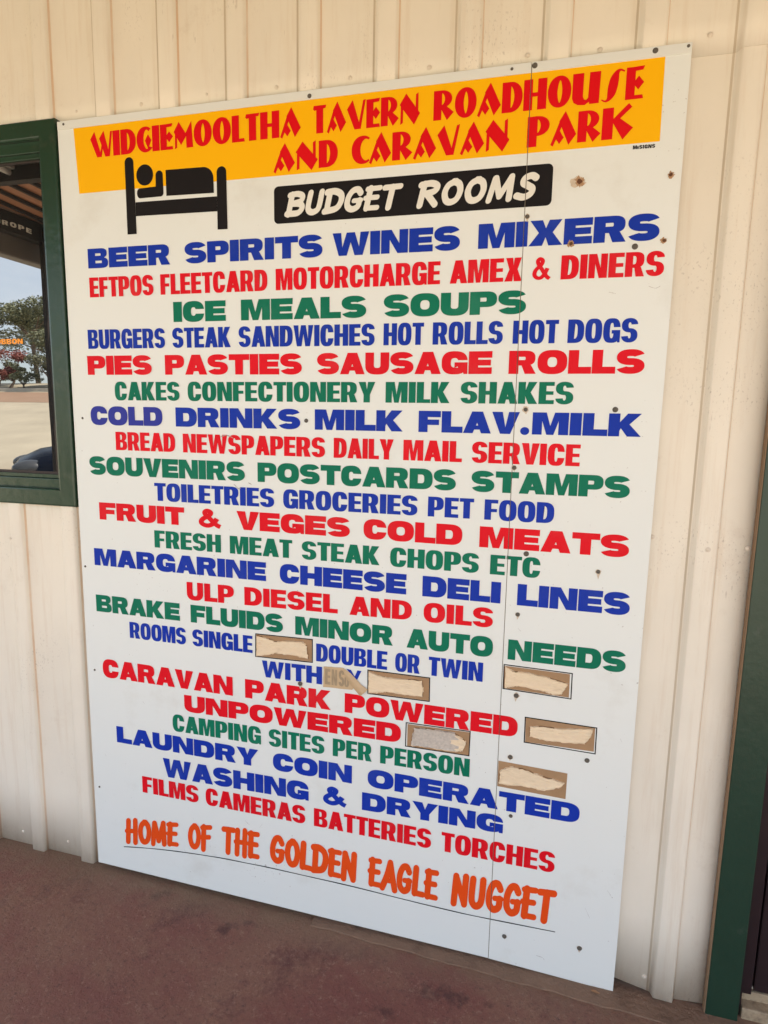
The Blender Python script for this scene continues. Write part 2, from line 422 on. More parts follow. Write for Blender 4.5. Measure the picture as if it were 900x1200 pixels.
def glyph(ch, st):
    w = WIDTH[st][ch]
    v, h, k, _ = STYLE[st]
    P = lambda *o, holes=(): ('poly', list(o), list(holes))
    if ch == 'I': return [P((0, 0), (0, 1), (w, 1), (w, 0))]
    if ch == '.': return [('poly', se(w / 2, w / 2 - .03, w / 2, w / 2, 0, 2 * PI, 24), [])]
    if ch == 'L': return [P((0, 0), (0, 1), (v, 1), (v, h), (w, h), (w, 0))]
    if ch == 'T': return [P((0, 1), (w, 1), (w, 1 - h), (w / 2 + v / 2, 1 - h), (w / 2 + v / 2, 0), (w / 2 - v / 2, 0), (w / 2 - v / 2, 1 - h), (0, 1 - h))]
    hm = h * .88
    if ch == 'E': return [P((0, 0), (0, 1), (w, 1), (w, 1 - h), (v, 1 - h), (v, .5 + hm / 2), (w * .95, .5 + hm / 2), (w * .95, .5 - hm / 2), (v, .5 - hm / 2), (v, h), (w, h), (w, 0))]
    if ch == 'F': return [P((0, 0), (0, 1), (w, 1), (w, 1 - h), (v, 1 - h), (v, .47 + hm / 2), (w * .93, .47 + hm / 2), (w * .93, .47 - hm / 2), (v, .47 - hm / 2), (v, 0))]
    if ch == 'H': return [P((0, 0), (0, 1), (v, 1), (v, .5 + h / 2), (w - v, .5 + h / 2), (w - v, 1), (w, 1), (w, 0), (w - v, 0), (w - v, .5 - h / 2), (v, .5 - h / 2), (v, 0))]
    if ch == 'N': return [P((0, 0), (0, 1), (1.1 * v, 1), (w - .92 * v, .42), (w - .92 * v, 1), (w, 1), (w, 0), (w - 1.1 * v, 0), (.92 * v, .58), (.92 * v, 0))]
    if ch == 'M':
        q = .92 * v
        return [P((0, 0), (0, 1), (1.3 * v, 1), (w / 2, .40), (w - 1.3 * v, 1), (w, 1), (w, 0), (w - q, 0), (w - q, .62), (w / 2 + .33 * v, 0), (w / 2 - .33 * v, 0), (q, .62), (q, 0))]
    if ch == 'V': return [P((0, 1), (1.08 * v, 1), (w / 2, .30), (w - 1.08 * v, 1), (w, 1), (w / 2 + .52 * v, 0), (w / 2 - .52 * v, 0))]
    if ch == 'W':
        c = w / 2; q = .95 * v
        return [P((0, 1), (q, 1), (w * .27, .36), (c - .45 * v, 1), (c + .45 * v, 1), (w * .73, .36), (w - q, 1), (w, 1), (w * .76 + .45 * v * .6, 0), (w * .76 - .62 * v, 0), (c, .58), (w * .24 + .62 * v, 0), (w * .24 - .45 * v * .6, 0))]
    if ch == 'X': return [P((0, 0), (w / 2 - .62 * v, .51), (.03, 1), (1.2 * v, 1), (w / 2, .68), (w - 1.2 * v, 1), (w - .03, 1), (w / 2 + .62 * v, .51), (w, 0), (w - 1.22 * v, 0), (w / 2, .33), (1.22 * v, 0))]
    if ch == 'Y': return [P((0, 1), (1.12 * v, 1), (w / 2, .62), (w - 1.12 * v, 1), (w, 1), (w / 2 + v / 2, .38), (w / 2 + v / 2, 0), (w / 2 - v / 2, 0), (w / 2 - v / 2, .38))]
    if ch == 'K': return [P((0, 0), (0, 1), (v, 1), (v, .62), (w - 1.25 * v, 1), (w - .02, 1), (w * .56 + .22 * v, .53), (w, 0), (w - 1.22 * v, 0), (w * .56 - .52 * v, .36), (v, .24), (v, 0))]
    if ch == 'A':
        ta = v * 1.12; a, b = w / 2 - ta / 2, w / 2 + ta / 2
        lv = 1.02 * v; yb, hb = (.17, .19) if st == 'W' else (.19, .15)
        li = lambda y: lv + a * y
        ri = lambda y: w - lv - (w - b) * y
        yc = (w - 2 * lv) / (a + w - b)
        y1 = yb + hb
        return [P((0, 0), (a, 1), (b, 1), (w, 0), (w - lv, 0), (ri(yb), yb), (li(yb), yb), (lv, 0), holes=[[(li(y1), y1), (ri(y1), y1), (li(yc), min(yc, .86))]])]
    if ch == 'O':
        return [('poly', se(w / 2, .5, w / 2, .515, 0, 2 * PI, 44, k), [se(w / 2, .5, w / 2 - v, .5 - h, 0, 2 * PI, 32, k)])]
    if ch == 'D':
        rx = min(.52, w * .62)
        return [('poly', [(0, 0), (0, 1)] + se(w - rx, .5, rx, .5, PI / 2, -PI / 2, 24, k), [[(v, h), (v, 1 - h)] + se(w - rx, .5, rx - v, .5 - h, PI / 2, -PI / 2, 18, k)])]
    if ch in 'PR':
        yl = .33 if ch == 'P' else .36
        rx = min(.40, w * .5); ry = (1 - yl) / 2; yc = (1 + yl) / 2
        hole = [(v, yl + h * .82), (v, 1 - h * .9)] + se(w - rx - .02, (yl + h * .82 + 1 - h * .9) / 2, max(.04, rx - v * .95), (1 - h * .9 - yl - h * .82) / 2, PI / 2, -PI / 2, 12, k)
        if ch == 'P':
            out = [(0, 0), (0, 1)] + se(w - rx, yc, rx, ry, PI / 2, -PI / 2, 20, k) + [(v, yl), (v, 0)]
        else:
            w2 = w * .96
            hole = [(v, yl + h * .82), (v, 1 - h * .9)] + se(w2 - rx - .02, (yl + h * .82 + 1 - h * .9) / 2, max(.04, rx - v * .95), (1 - h * .9 - yl - h * .82) / 2, PI / 2, -PI / 2, 12, k)
            out = [(0, 0), (0, 1)] + se(w2 - rx, yc, rx, ry, PI / 2, -PI / 2 + .55, 18, k) + [(w * .80, .40), (w, 0), (w - 1.12 * v, 0), (v + (w - 2.1 * v) * .45, yl), (v, yl), (v, 0)]
        return [('poly', out, [hole])]
    if ch == 'B':
        rx = min(.34, w * .45); w2 = w * .95
        up_o = se(w2 - rx, .755, rx, .245, PI / 2, -PI / 2 + .5, 14, k)
        lo_o = se(w - rx, .265, rx, .265, PI / 2 - .45, -PI / 2, 16, k)
        g = .86 * h
        h1 = [(v, .5 + g / 2), (v, 1 - g)] + se(w2 - rx - .01, .75 - g / 4 + .0, max(.03, rx - v * .9), (.5 - 1.5 * g) / 2, PI / 2, -PI / 2, 10, k)
        h2 = [(v, g), (v, .5 - g / 2)] + se(w - rx - .01, .25 + g / 4, max(.03, rx - v * .9), (.5 - 1.5 * g) / 2, PI / 2, -PI / 2, 10, k)
        return [('poly', [(0, 0), (0, 1)] + up_o + lo_o, [h1, h2])]
    if ch == 'U':
        return [('poly', [(0, 1)] + se(w / 2, .42, w / 2, .435, PI, 2 * PI, 22, k) + [(w, 1), (w - v, 1)] + se(w / 2, .42, w / 2 - v, .42 - h, 2 * PI, PI, 16, k) + [(v, 1)], [])]
    if ch in 'CG':
        ap = .115 if st == 'W' else .14
        so = (ap / .515) ** (k / 2); si = min(.97, (ap / (.5 - h)) ** (k / 2))
        to, ti = math.asin(so), math.asin(si)
        if ch == 'C':
            return [('poly', se(w / 2, .5, w / 2, .515, to, 2 * PI - to, 40, k) + se(w / 2, .5, w / 2 - v, .5 - h, 2 * PI - ti, ti, 26, k), [])]
        yb = .52; hb = h * .82
        return [('poly', se(w / 2, .5, w / 2, .515, to, 2 * PI - .95, 36, k) + [(w * .83, .09), (w * .86, 0), (w, 0), (w, yb), (w * .50, yb), (w * .50, yb - hb), (w - v, yb - hb)] + se(w / 2, .5, w / 2 - v, .5 - h, 2 * PI - .75, ti, 22, k), [])]
    if ch == 'S':
        hh = h * .98
        ry = (.5 - hh / 2) / 2 + .004; rx = (w - v) / 2
        k2 = 2.5 if st == 'W' else 2.3
        up = se(w / 2, .5 + ry, rx, ry, .32 if st == 'W' else .12, 1.5 * PI, 34, k2)
        lo = se(w / 2, .5 - ry, rx, ry, PI / 2, -PI + (.32 if st == 'W' else .12), 34, k2)
        a, b = pen_strip(up + lo[1:], v * .98, hh)
        return [('strip', a, b)]
    if ch == '&':
        c = [(.98, .06), (.80, .16), (.50, .50), (.34, .68), (.30, .82), (.42, .90), (.56, .82), (.50, .66), (.30, .52), (.16, .38), (.14, .22), (.28, .11), (.48, .10), (.68, .24), (.84, .50)]
        c = [(p[0] * w, p[1]) for p in c]
        a, b = pen_strip(catmull(c, 5), v * .72, h * .82)
        return [('strip', a, b)]
    raise KeyError(ch)

# hand lettered strokes: (points, width) in a box one unit high
BRUSH = {
 'A': (.62, [([(.02, 0), (.22, .5), (.34, .97)], .21), ([(.34, .97), (.46, .5), (.60, .0)], .21), ([(.16, .30), (.50, .30)], .15)]),
 'B': (.60, [([(.10, .95), (.08, .02)], .21), ([(.02, .93), (.30, .97), (.50, .85), (.46, .62), (.16, .52)], .19), ([(.16, .52), (.46, .48), (.56, .28), (.42, .06), (.02, .05)], .20)]),
 'D': (.62, [([(.10, .93), (.09, .05)], .21), ([(.0, .93), (.28, .95), (.52, .78), (.56, .45), (.42, .14), (.02, .04)], .21)]),
 'E': (.50, [([(.12, .95), (.10, .05)], .21), ([(.02, .93), (.46, .95)], .16), ([(.0, .52), (.42, .53)], .16), ([(.08, .05), (.48, .05)], .16)]),
 'F': (.48, [([(.12, .95), (.10, .0)], .21), ([(.02, .92), (.48, .95)], .16), ([(.0, .50), (.42, .53)], .16)]),
 'G': (.60, [([(.50, .78), (.38, .95), (.20, .90), (.08, .60), (.10, .22), (.28, .05), (.48, .16), (.50, .44)], .20), ([(.30, .44), (.56, .45)], .15)]),
 'H': (.58, [([(.10, .97), (.08, .02)], .20), ([(.48, 1.0), (.48, .0)], .20), ([(.0, .50), (.52, .52)], .16)]),
 'L': (.46, [([(.10, .97), (.08, .06)], .21), ([(.08, .06), (.46, .06)], .17)]),
 'M': (.74, [([(.12, .95), (.06, .0)], .19), ([(.14, .95), (.36, .15)], .19), ([(.36, .15), (.60, .97)], .19), ([(.60, .97), (.66, .02)], .20)]),
 'N': (.60, [([(.10, .97), (.07, .0)], .20), ([(.10, .95), (.50, .05)], .20), ([(.50, 1.0), (.50, .03)], .20)]),
 'O': (.60, [([(.34, .96), (.14, .82), (.07, .48), (.16, .14), (.32, .05), (.48, .18), (.54, .52), (.46, .84), (.28, .96)], .20)]),
 'R': (.62, [([(.10, .95), (.08, .0)], .21), ([(.0, .92), (.32, .96), (.52, .82), (.46, .60), (.16, .50)], .20), ([(.24, .50), (.56, .0)], .20)]),
 'S': (.54, [([(.48, .84), (.34, .95), (.16, .86), (.14, .66), (.30, .52), (.44, .38), (.42, .16), (.24, .04), (.02, .12)], .20)]),
 'T': (.56, [([(.02, .93), (.56, .95)], .18), ([(.29, .93), (.27, .02)], .21)]),
 'U': (.60, [([(.09, .97), (.08, .30), (.18, .08), (.34, .06), (.48, .26), (.50, .98)], .20)])}

def brush_glyph(ch, wide=1.0, slant=0.0, wk=1.0):
    w, strokes = BRUSH[ch]
    out = []
    for pts, wd in strokes:
        wd = wd * wk
        c = catmull(pts, 6) if len(pts) > 2 else [tuple(pts[0][i] + (pts[1][i] - pts[0][i]) * t / 6 for i in (0, 1)) for t in range(7)]
        c = [(p[0] * wide, .07 + .86 * p[1]) for p in c]
        a, b = pen_strip(c, wd, wd * .92)
        # round ends
        def cap(p, q, sgn):
            d = math.atan2(p[1] - q[1], p[0] - q[0])
            return [(p[0] + wd * .5 * math.cos(d + t), p[1] + wd * .46 * math.sin(d + t)) for t in [PI / 2 - PI * i / 8 for i in range(9)]]
        e1 = cap(c[-1], c[-2], 1); e0 = cap(c[0], c[1], 1)
        loops = [('strip', a, b), ('poly', e1, []), ('poly', e0, [])]
        sl = lambda p: (p[0] + slant * (p[1] - .5) + (slant * .5 if slant > 0 else 0), p[1])
        for t, x, y in loops:
            out.append((t, [sl(p) for p in x], [sl(p) for p in y] if t == 'strip' else []))
    return out, w * wide + slant * .0

def rect(x0, y0, x1, y1): return ('poly', [(x0, y0), (x0, y1), (x1, y1), (x1, y0)], [])
def pol(*p): return ('poly', list(p), [])
def deco_bowl(y0, w, stem=.24):
    ry = (1 - y0) / 2; yc = (1 + y0) / 2
    return ('poly', [(0, 0), (0, 1), (w * .42, 1)] + se(w * .42, yc, w * .58, ry, PI / 2, -PI / 2, 18, 2.1) + [(stem, y0), (stem, 0)], [se(stem + .02, yc, .12, ry * .76, PI / 2, -PI / 2, 10, 1.8)])
DECO = {
 'W': (.93, [pol((0, .76), (.17, 1.02), (.44, 0), (.27, 0)), pol((.38, 0), (.44, 0), (.58, .66), (.53, .62)), pol((.40, .76), (.58, 1.02), (.81, 0), (.64, 0)), pol((.75, 0), (.81, 0), (.95, 1.0), (.90, 1.0))]),
 'I': (.27, [rect(0, 0, .27, 1)]),
 'D': (.63, [('poly', [(0, 0), (0, 1), (.24, 1)] + se(.24, .5, .39, .5, PI / 2, -PI / 2, 24, 2.2), [[(.26, .12), (.26, .88)] + se(.26, .5, .13, .38, PI / 2, -PI / 2, 12, 1.8)])]),
 'G': (.60, [('poly', se(.36, .5, .36, .51, .95, 2 * PI - .75, 30, 2.1) + se(.42, .5, .16, .41, 2 * PI - .9, 1.0, 20, 2.0), []), pol((.36, .45), (.48, .66), (.60, .45), (.47, .14))]),
 'C': (.56, [('poly', se(.38, .5, .38, .51, .95, 2 * PI - .95, 30, 2.1) + se(.50, .5, .22, .42, 2 * PI - 1.15, 1.15, 20, 2.0), [])]),
 'E': (.50, [rect(0, 0, .24, 1), pol((.24, 1), (.49, 1.01), (.46, .92), (.24, .90)), pol((.24, 0), (.24, .09), (.48, .09), (.50, 0)), pol((.22, .5), (.36, .69), (.50, .5), (.36, .31))]),
 'M': (.76, [pol((0, .66), (.20, 1.01), (.50, .50), (.28, .15)), pol((.04, 0), (.05, .62), (.10, .62), (.09, .03)), pol((.46, .52), (.72, 1.01), (.76, 0), (.52, 0), (.51, .54))]),
 'O': (.70, [('poly', se(.35, .5, .35, .51, 0, 2 * PI, 40, 2.1), [se(.36, .5, .085, .39, 0, 2 * PI, 28, 1.7)])]),
 'L': (.47, [rect(0, 0, .25, 1), pol((.25, 0), (.25, .09), (.45, .10), (.47, 0))]),
 'T': (.50, [rect(.13, 0, .38, .92), pol((0, .90), (.02, 1.0), (.50, 1.0), (.48, .92), (.03, .86))]),
 'H': (.70, [rect(0, 0, .25, 1), rect(.45, 0, .70, 1), rect(.25, .45, .45, .55)]),
 'A': (.74, [pol((.24, .76), (.40, 1.04), (.74, .28), (.54, -.02)), pol((0, 0), (.25, .74), (.31, .64), (.045, -.04)), pol((.14, .20), (.25, .40), (.36, .20), (.25, .03))]),
 'V': (.70, [pol((0, .74), (.20, 1.02), (.52, 0), (.30, 0)), pol((.44, 0), (.52, 0), (.70, 1.02), (.64, 1.0))]),
 'N': (.74, [pol((.03, 0), (.04, .70), (.10, .70), (.09, .04)), pol((0, .68), (.22, 1.03), (.74, .32), (.54, -.04)), pol((.61, .50), (.61, .98), (.67, 1.02), (.68, .42))]),
 'R': (.66, [deco_bowl(.42, .60), pol((.24, .50), (.40, .46), (.66, .22), (.46, -.01), (.25, .40))]),
 'P': (.68, [deco_bowl(.36, .66, .27)]),
 'U': (.82, [('poly', [(0, 1), (.30, 1)] + [(.30, .24), (.34, .14), (.42, .10), (.50, .18), (.52, 1), (.82, 1), (.80, 0), (.54, 0), (.53, .09), (.38, -.02), (.18, 0), (.05, .08), (0, .22)], [])]),
 'K': (.88, [rect(0, 0, .29, 1), pol((.29, .50), (.29, .60), (.74, 1.08), (.82, .98), (.40, .56)), pol((.30, .56), (.46, .66), (.88, .30), (.62, -.03))]),
 'S': (.66, [])}
_s = catmull([(.66, .92, .05), (.54, .98, .07), (.44, .92, .14), (.37, .72, .26), (.33, .48, .29), (.29, .24, .25), (.22, .07, .13), (.12, .01, .06), (0, .07, .04)], 5)
def _vs(c):
    A, B = [], []
    for i, p in enumerate(c):
        q0, q1 = c[max(0, i - 1)], c[min(len(c) - 1, i + 1)]
        tx, ty = q1[0] - q0[0], q1[1] - q0[1]; d = math.hypot(tx, ty)
        A.append((p[0] - ty / d * p[2] / 2, p[1] + tx / d * p[2] / 2)); B.append((p[0] + ty / d * p[2] / 2, p[1] - tx / d * p[2] / 2))
    return A, B
DECO['S'] = (.66, [('strip', *_vs(_s))])

def bolden(pts, d):
    pts = [p for i, p in enumerate(pts) if math.hypot(p[0] - pts[i - 1][0], p[1] - pts[i - 1][1]) > 1e-4]
    ar = sum(a[0] * b[1] - b[0] * a[1] for a, b in zip(pts, pts[1:] + pts[:1]))
    sg = 1 if ar > 0 else -1
    out = []
    n = len(pts)
    for i, p in enumerate(pts):
        a, b = pts[i - 1], pts[(i + 1) % n]
        def nrm(u, v):
            x, y = v[0] - u[0], v[1] - u[1]; l = math.hypot(x, y) or 1
            return (sg * y / l, -sg * x / l)
        n1, n2 = nrm(a, p), nrm(p, b)
        mx, my = n1[0] + n2[0], n1[1] + n2[1]
        q = max(.35, (mx * mx + my * my) / 2)
        out.append((p[0] + d * mx / q, p[1] + d * my / q))
    return out

def set_word(bm, text, x0, x1, zfun, y, kind, mi=0, wide=1.0, slant=0.0, gap=None, wk=1.0):
    """letters of one word fitted between x0 and x1; zfun(x) gives base and top"""
    items, cur = [], 0.0
    for ch in text:
        if kind in STYLE:
            g, w = glyph(ch, kind), WIDTH[kind][ch]; gp = STYLE[kind][3]
            if ch in 'AVTYL': gp *= .55
        elif kind == 'deco':
            w, g = DECO[ch]; gp = .075
            g = [(t, bolden(a, .019), [bolden(q, -.010) for q in b]) if t == 'poly' else (t, a, b) for t, a, b in g]
        else:
            g, w = brush_glyph(ch, wide, slant, wk); gp = .10 * wide
        if gap is not None: gp = gap
        items.append((g, cur)); cur += w + gp
    xs = [p[0] + c for g, c in items for pc in g for p in (pc[1] + (pc[2] if pc[0] == 'strip' else []))]
    a, b = min(xs), max(xs)
    s = (x1 - x0) / (b - a)
    step = 0
    for g, c in items:
        def fn(p, c=c):
            X = x0 + (p[0] + c - a) * s
            zb, zt = zfun(X)
            return (X, zb + p[1] * (zt - zb))
        for pc in g:
            yy = y - 0.00002 * (step % 12); step += 1
            if pc[0] == 'poly': flat_xz(bm, pc[1], pc[2], yy, fn, mi)
            else: strip_xz(bm, pc[1], pc[2], yy, fn, mi)

# ================================================================== THE SETTING
def floor_z(x): return -0.016 - 0.008 * max(-0.5, min(2.2, x))

# concrete verandah floor
bm = bmesh.new()
xs = [-2.7, -0.5, 0.0, 0.8, 1.7, 2.2, 8.0]; ys = [0.30, 0.0, -0.2, -0.6, -1.2, -2.75]
grid = [[bm.verts.new((x, y, floor_z(x))) for y in ys] for x in xs]
for i in range(len(xs) - 1):
    for j in range(len(ys) - 1):
        bm.faces.new((grid[i][j], grid[i][j + 1], grid[i + 1][j + 1], grid[i + 1][j]))
ext = [bm.verts.new((x, -2.75, -0.22)) for x in xs]
for i in range(len(xs) - 1):
    bm.faces.new((grid[i][-1], ext[i], ext[i + 1], grid[i + 1][-1]))
ext2 = [bm.verts.new((-2.7, y, -0.22)) for y in ys]
for j in range(len(ys) - 1):
    bm.faces.new((grid[0][j], ext2[j], ext2[j + 1], grid[0][j + 1]))
bmesh.ops.recalc_face_normals(bm, faces=bm.faces[:])
floor = structure(obj('verandah_floor', bm, 'floor'))

# thin cement strip run along the foot of the wall
bm = bmesh.new()
top, n = [], 40
pts = []
for i in range(n + 1):
    x = 0.772 + (2.06 - 0.772) * i / n
    yf = -0.026 - 0.030 * (x - 0.772) / 0.95 + 0.0022 * math.sin(x * 31) + 0.0015 * math.sin(x * 77)
    zz = floor_z(x) + 0.004
    pts.append((bm.verts.new((x, 0.06, zz)), bm.verts.new((x, yf + 0.001, zz)), bm.verts.new((x, yf, zz - 0.001)), bm.verts.new((x, yf, zz - 0.02))))
for i in range(n):
    for j in range(3):
        bm.faces.new((pts[i][j], pts[i][j + 1], pts[i + 1][j + 1], pts[i + 1][j]))
bm.faces.new((pts[0][0], pts[0][3], pts[0][2], pts[0][1]))
bmesh.ops.recalc_face_normals(bm, faces=bm.faces[:])
cement = obj('cement_strip', bm, 'strip', floor)

# open ground, rising gently to the road
def ground_h(y):
    d = -y
    if d < 7: return -0.22
    t = min(1.0, (d - 7) / 22.0)
    return -0.22 + 3.45 * (t * t * (3 - 2 * t) * 0.35 + t * 0.65)
def sheet(name, y0, y1, dz, mat, n=30, x0=-160.0, x1=160.0):
    bm = bmesh.new()
    row = []
    for i in range(n + 1):
        y = y0 + (y1 - y0) * i / n
        row.append((bm.verts.new((x0, y, ground_h(y) + dz)), bm.verts.new((x1, y, ground_h(y) + dz))))
    for i in range(n):
        bm.faces.new((row[i][0], row[i + 1][0], row[i + 1][1], row[i][1]))
    bmesh.ops.recalc_face_normals(bm, faces=bm.faces[:])
    for f in bm.faces:
        if f.normal.z < 0: f.normal_flip()
    return structure(obj(name, bm, mat))
sheet('ground', 30.0, -160.0, 0.0, 'gravel', 380)
sheet('road', -20.3, -23.5, 0.006, 'road', 24)
bm = bmesh.new(); add_box(bm, -160, -24.05, ground_h(-24) - 0.1, 160, -23.8, ground_h(-24) + 0.13, 0.02)
structure(obj('kerb', bm, 'kerb'))

# ================================================================== THE ROADHOUSE
house = thing('roadhouse_building', 'cream ribbed metal roadhouse wall with green window and door frames', 'building', (0, 0.0227, 0))
def part(name, bm, mats, parent, smooth=False):
    o = obj(name, bm, mats, parent, smooth=smooth)
    if parent is house: o.location = (0, -0.0227, 0)
    return o

PITCH, RIB0 = 0.2009, 0.1199
CREST, PAN = 0.0047, 0.0227
def profile(xa, xb):
    """ribbed sheet section from xa to xb: (x, y, stained?)"""
    pts = [(xa, None)]
    k = math.floor((xa - RIB0) / PITCH) - 1
    out = []
    while RIB0 + k * PITCH < xb + PITCH:
        f = RIB0 + k * PITCH
        r = 0.0026
        out += [(f - .0075, PAN), (f - r, PAN), (f + r * .4, PAN - r * .55), (f + .0085 - r * .5, CREST + r * .7), (f + .0085 + r, CREST), (f + .0535 - r, CREST), (f + .0535 + r * .5, CREST + r * .7), (f + .0584, PAN - .0072), (f + .062 - r * .4, PAN - r * .55), (f + .062 + r, PAN)]
        k += 1
    def yat(x):
        for (a, ya), (b, yb) in zip(out, out[1:]):
            if a <= x <= b: return ya + (yb - ya) * (x - a) / (b - a)
        return PAN
    return [(xa, yat(xa))] + [p for p in out if xa < p[0] < xb] + [(xb, yat(xb))]

def sheet_part(xa, xb, za, zb, dy, wav=0.0):
    bm = bmesh.new()
    pr = profile(xa, xb)
    nz = 10
    rows = []
    for x, y in pr:
        col = []
        for j in range(nz + 1):
            z = za + (zb - za) * j / nz
            e = 0.0009 * math.sin(7.1 * z + 3.3 * x) + 0.0006 * math.sin(13.0 * x + 2.0 * z)
            zz = z + (0.003 * math.sin(41 * x) + 0.002 * math.sin(97 * x) if (j == 0 and wav) else 0)
            if j == 0 and wav and 0.004 < x < 1.629: zz = 0.006      # stops short behind the sign
            col.append(bm.verts.new((x, y - dy + (e if y > CREST + .001 else e * .2), zz)))
        rows.append(col)
    for i in range(len(rows) - 1):
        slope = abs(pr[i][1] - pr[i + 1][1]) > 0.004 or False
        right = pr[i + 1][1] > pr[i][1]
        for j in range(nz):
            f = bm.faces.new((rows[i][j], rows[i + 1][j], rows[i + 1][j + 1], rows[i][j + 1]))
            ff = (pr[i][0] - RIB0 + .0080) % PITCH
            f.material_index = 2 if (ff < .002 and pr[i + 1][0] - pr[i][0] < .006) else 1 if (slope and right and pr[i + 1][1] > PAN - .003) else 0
            f.smooth = True
    # lower edge turned back so that the sheet has thickness
    low = [bm.verts.new((c[0].co.x, c[0].co.y + 0.0012, c[0].co.z + 0.0002)) for c in rows]
    for i in range(len(rows) - 1):
        bm.faces.new((rows[i][0], low[i], low[i + 1], rows[i + 1][0]))
    side = rows[-1]
    sb = [bm.verts.new((v.co.x, v.co.y + 0.0012, v.co.z)) for v in side]
    for j in range(nz):
        bm.faces.new((side[j], sb[j], sb[j + 1], side[j + 1]))
    for f in bm.faces:
        f.normal_update()
        if f.normal.y > 0.2: f.normal_flip()
    return bm
LAPX = RIB0 + 8 * PITCH + .0560          # side lap seen on the rib beside the door
cuts = [(-3.0, RIB0 - 6 * PITCH + .0560, 0.0), (RIB0 - 6 * PITCH + .0545, RIB0 + 1 * PITCH + .0560, 0.0009), (RIB0 + 1 * PITCH + .0545, LAPX, 0.0), (LAPX - .0015, 1.8800, -0.0010)]
for xa, xb, dy in cuts:
    bm = sheet_part(xa, xb, -0.022, 2.2830, dy, 1)
    if xa < -0.03:                        # opening for the window
        for co, no in (((-1.33, 0, 0), (1, 0, 0)), ((-0.030, 0, 0), (1, 0, 0)), ((0, 0, 1.23), (0, 0, 1)), ((0, 0, 2.272), (0, 0, 1))):
            bmesh.ops.bisect_plane(bm, geom=bm.verts[:] + bm.edges[:] + bm.faces[:], plane_co=co, plane_no=no)
        kill = [f for f in bm.faces if -1.33 < f.calc_center_median().x < -0.030 and 1.23 < f.calc_center_median().z < 2.272]
        bmesh.ops.delete(bm, geom=kill, context='FACES')
    part('cladding_sheet', bm, ['clad', 'cladedge', 'crease_shade'], house)
for xa, xb, dy in [(-3.0, RIB0 - 2 * PITCH + .0560, 0.0), (RIB0 - 2 * PITCH + .0545, RIB0 + 4 * PITCH + .0560, 0.0009), (RIB0 + 4 * PITCH + .0545, 4.2, 0.0)]:
    part('cladding_sheet', sheet_part(xa, xb, 2.2790, 3.00, 0.0016 + dy), ['clad', 'cladedge', 'crease_shade'], house)
# wall beyond the door and behind the sheets
part('cladding_sheet', sheet_part(3.05, 6.5, -0.022, 2.283, 0.0, 1), ['clad', 'cladedge', 'crease_shade'], house)
bm = bmesh.new(); add_box(bm, -3.0, 0.12, -0.1, 1.86, 0.16, 3.0)
part('inner_wall', bm, 'gasket', house)

def dome(bm, x, y, z, r, h, n=10):
    t = bmesh.new()
    bmesh.ops.create_uvsphere(t, u_segments=n, v_segments=6, radius=1.0)
    for v in t.verts: v.co = Vector((x + v.co.x * r, y + v.co.y * h, z + v.co.z * r))
    for f in t.faces: f.smooth = True
    merge(bm, t)
def screw_mesh(name, r, h):
    bm = bmesh.new(); dome(bm, 0, 0, 0, r, h)
    t = bmesh.new(); bmesh.ops.create_cone(t, cap_ends=True, segments=12, radius1=r * 1.35, radius2=r * 1.25, depth=0.0012, matrix=Matrix.Rotation(PI / 2, 4, 'X'))
    merge(bm, t)
    me = bpy.data.meshes.new(name); bm.to_mesh(me); bm.free()
    return me
wall_screw = screw_mesh('wall_screw', 0.0046, 0.003); wall_screw.materials.append(MAT['cladscrew'])
for x, z in [(0.858, 2.326), (1.288, 2.326), (1.447, 2.318), (1.672, 2.32), (1.64, 1.219), (1.762, 1.199), (1.7126, 0.02), (-0.273, 1.088), (0.26, 2.327), (0.46, 2.33), (0.66, 2.326), (1.058, 2.327), (1.85, 1.205), (-0.14, 0.03), (0.05, 2.33), (-0.33, 0.03)]:
    o = bpy.data.objects.new('wall_screw', wall_screw); COL.objects.link(o); o.parent = house
    fx = ((x - RIB0) % PITCH)
    on_rib = 0.004 < fx < 0.058
    o.location = (x, (CREST if on_rib else PAN) - 0.0227 - 0.0008 - (0.0016 if z > 2.28 else 0), z)

# ---- window
def ring_part(name, outer, inner, y0, y1, mats, parent, bev=0.0):
    """four mitred lengths round an opening; outer/inner = x0,z0,x1,z1"""
    ox0, oz0, ox1, oz1 = outer; ix0, iz0, ix1, iz1 = inner
    quads = [((ox0, oz1), (ox1, oz1), (ix1, iz1), (ix0, iz1)), ((ox1, oz1), (ox1, oz0), (ix1, iz0), (ix1, iz1)), ((ox1, oz0), (ox0, oz0), (ix0, iz0), (ix1, iz0)), ((ox0, oz0), (ox0, oz1), (ix0, iz1), (ix0, iz0))]
    res = []
    for q in quads:
        bm = bmesh.new(); prism_xz(bm, list(q), y0, y1)
        if bev:
            ed = []
            for e in bm.edges:
                a, b = e.verts
                if abs(a.co.y - y0) < 1e-6 and abs(b.co.y - y0) < 1e-6 and len(e.link_faces) == 2 and e.calc_face_angle(0) > .5:
                    pa = (a.co.x, a.co.z); pb = (b.co.x, b.co.z)
                    outer_e = all(min(abs(p[0] - ox0), abs(p[0] - ox1), abs(p[1] - oz0), abs(p[1] - oz1)) < 1e-6 for p in (pa, pb))
                    inner_e = all(min(abs(p[0] - ix0), abs(p[0] - ix1), abs(p[1] - iz0), abs(p[1] - iz1)) < 1e-6 for p in (pa, pb))
                    mitre = abs(pa[0] - pb[0]) > 1e-4 and abs(pa[1] - pb[1]) > 1e-4
                    if not mitre: ed.append(e)
            bmesh.ops.bevel(bm, geom=ed, offset=bev, segments=3, affect='EDGES', profile=0.5, clamp_overlap=True)
        o = obj(name, bm, mats, parent)
        res.append(o)
    return res
WX0 = -1.35
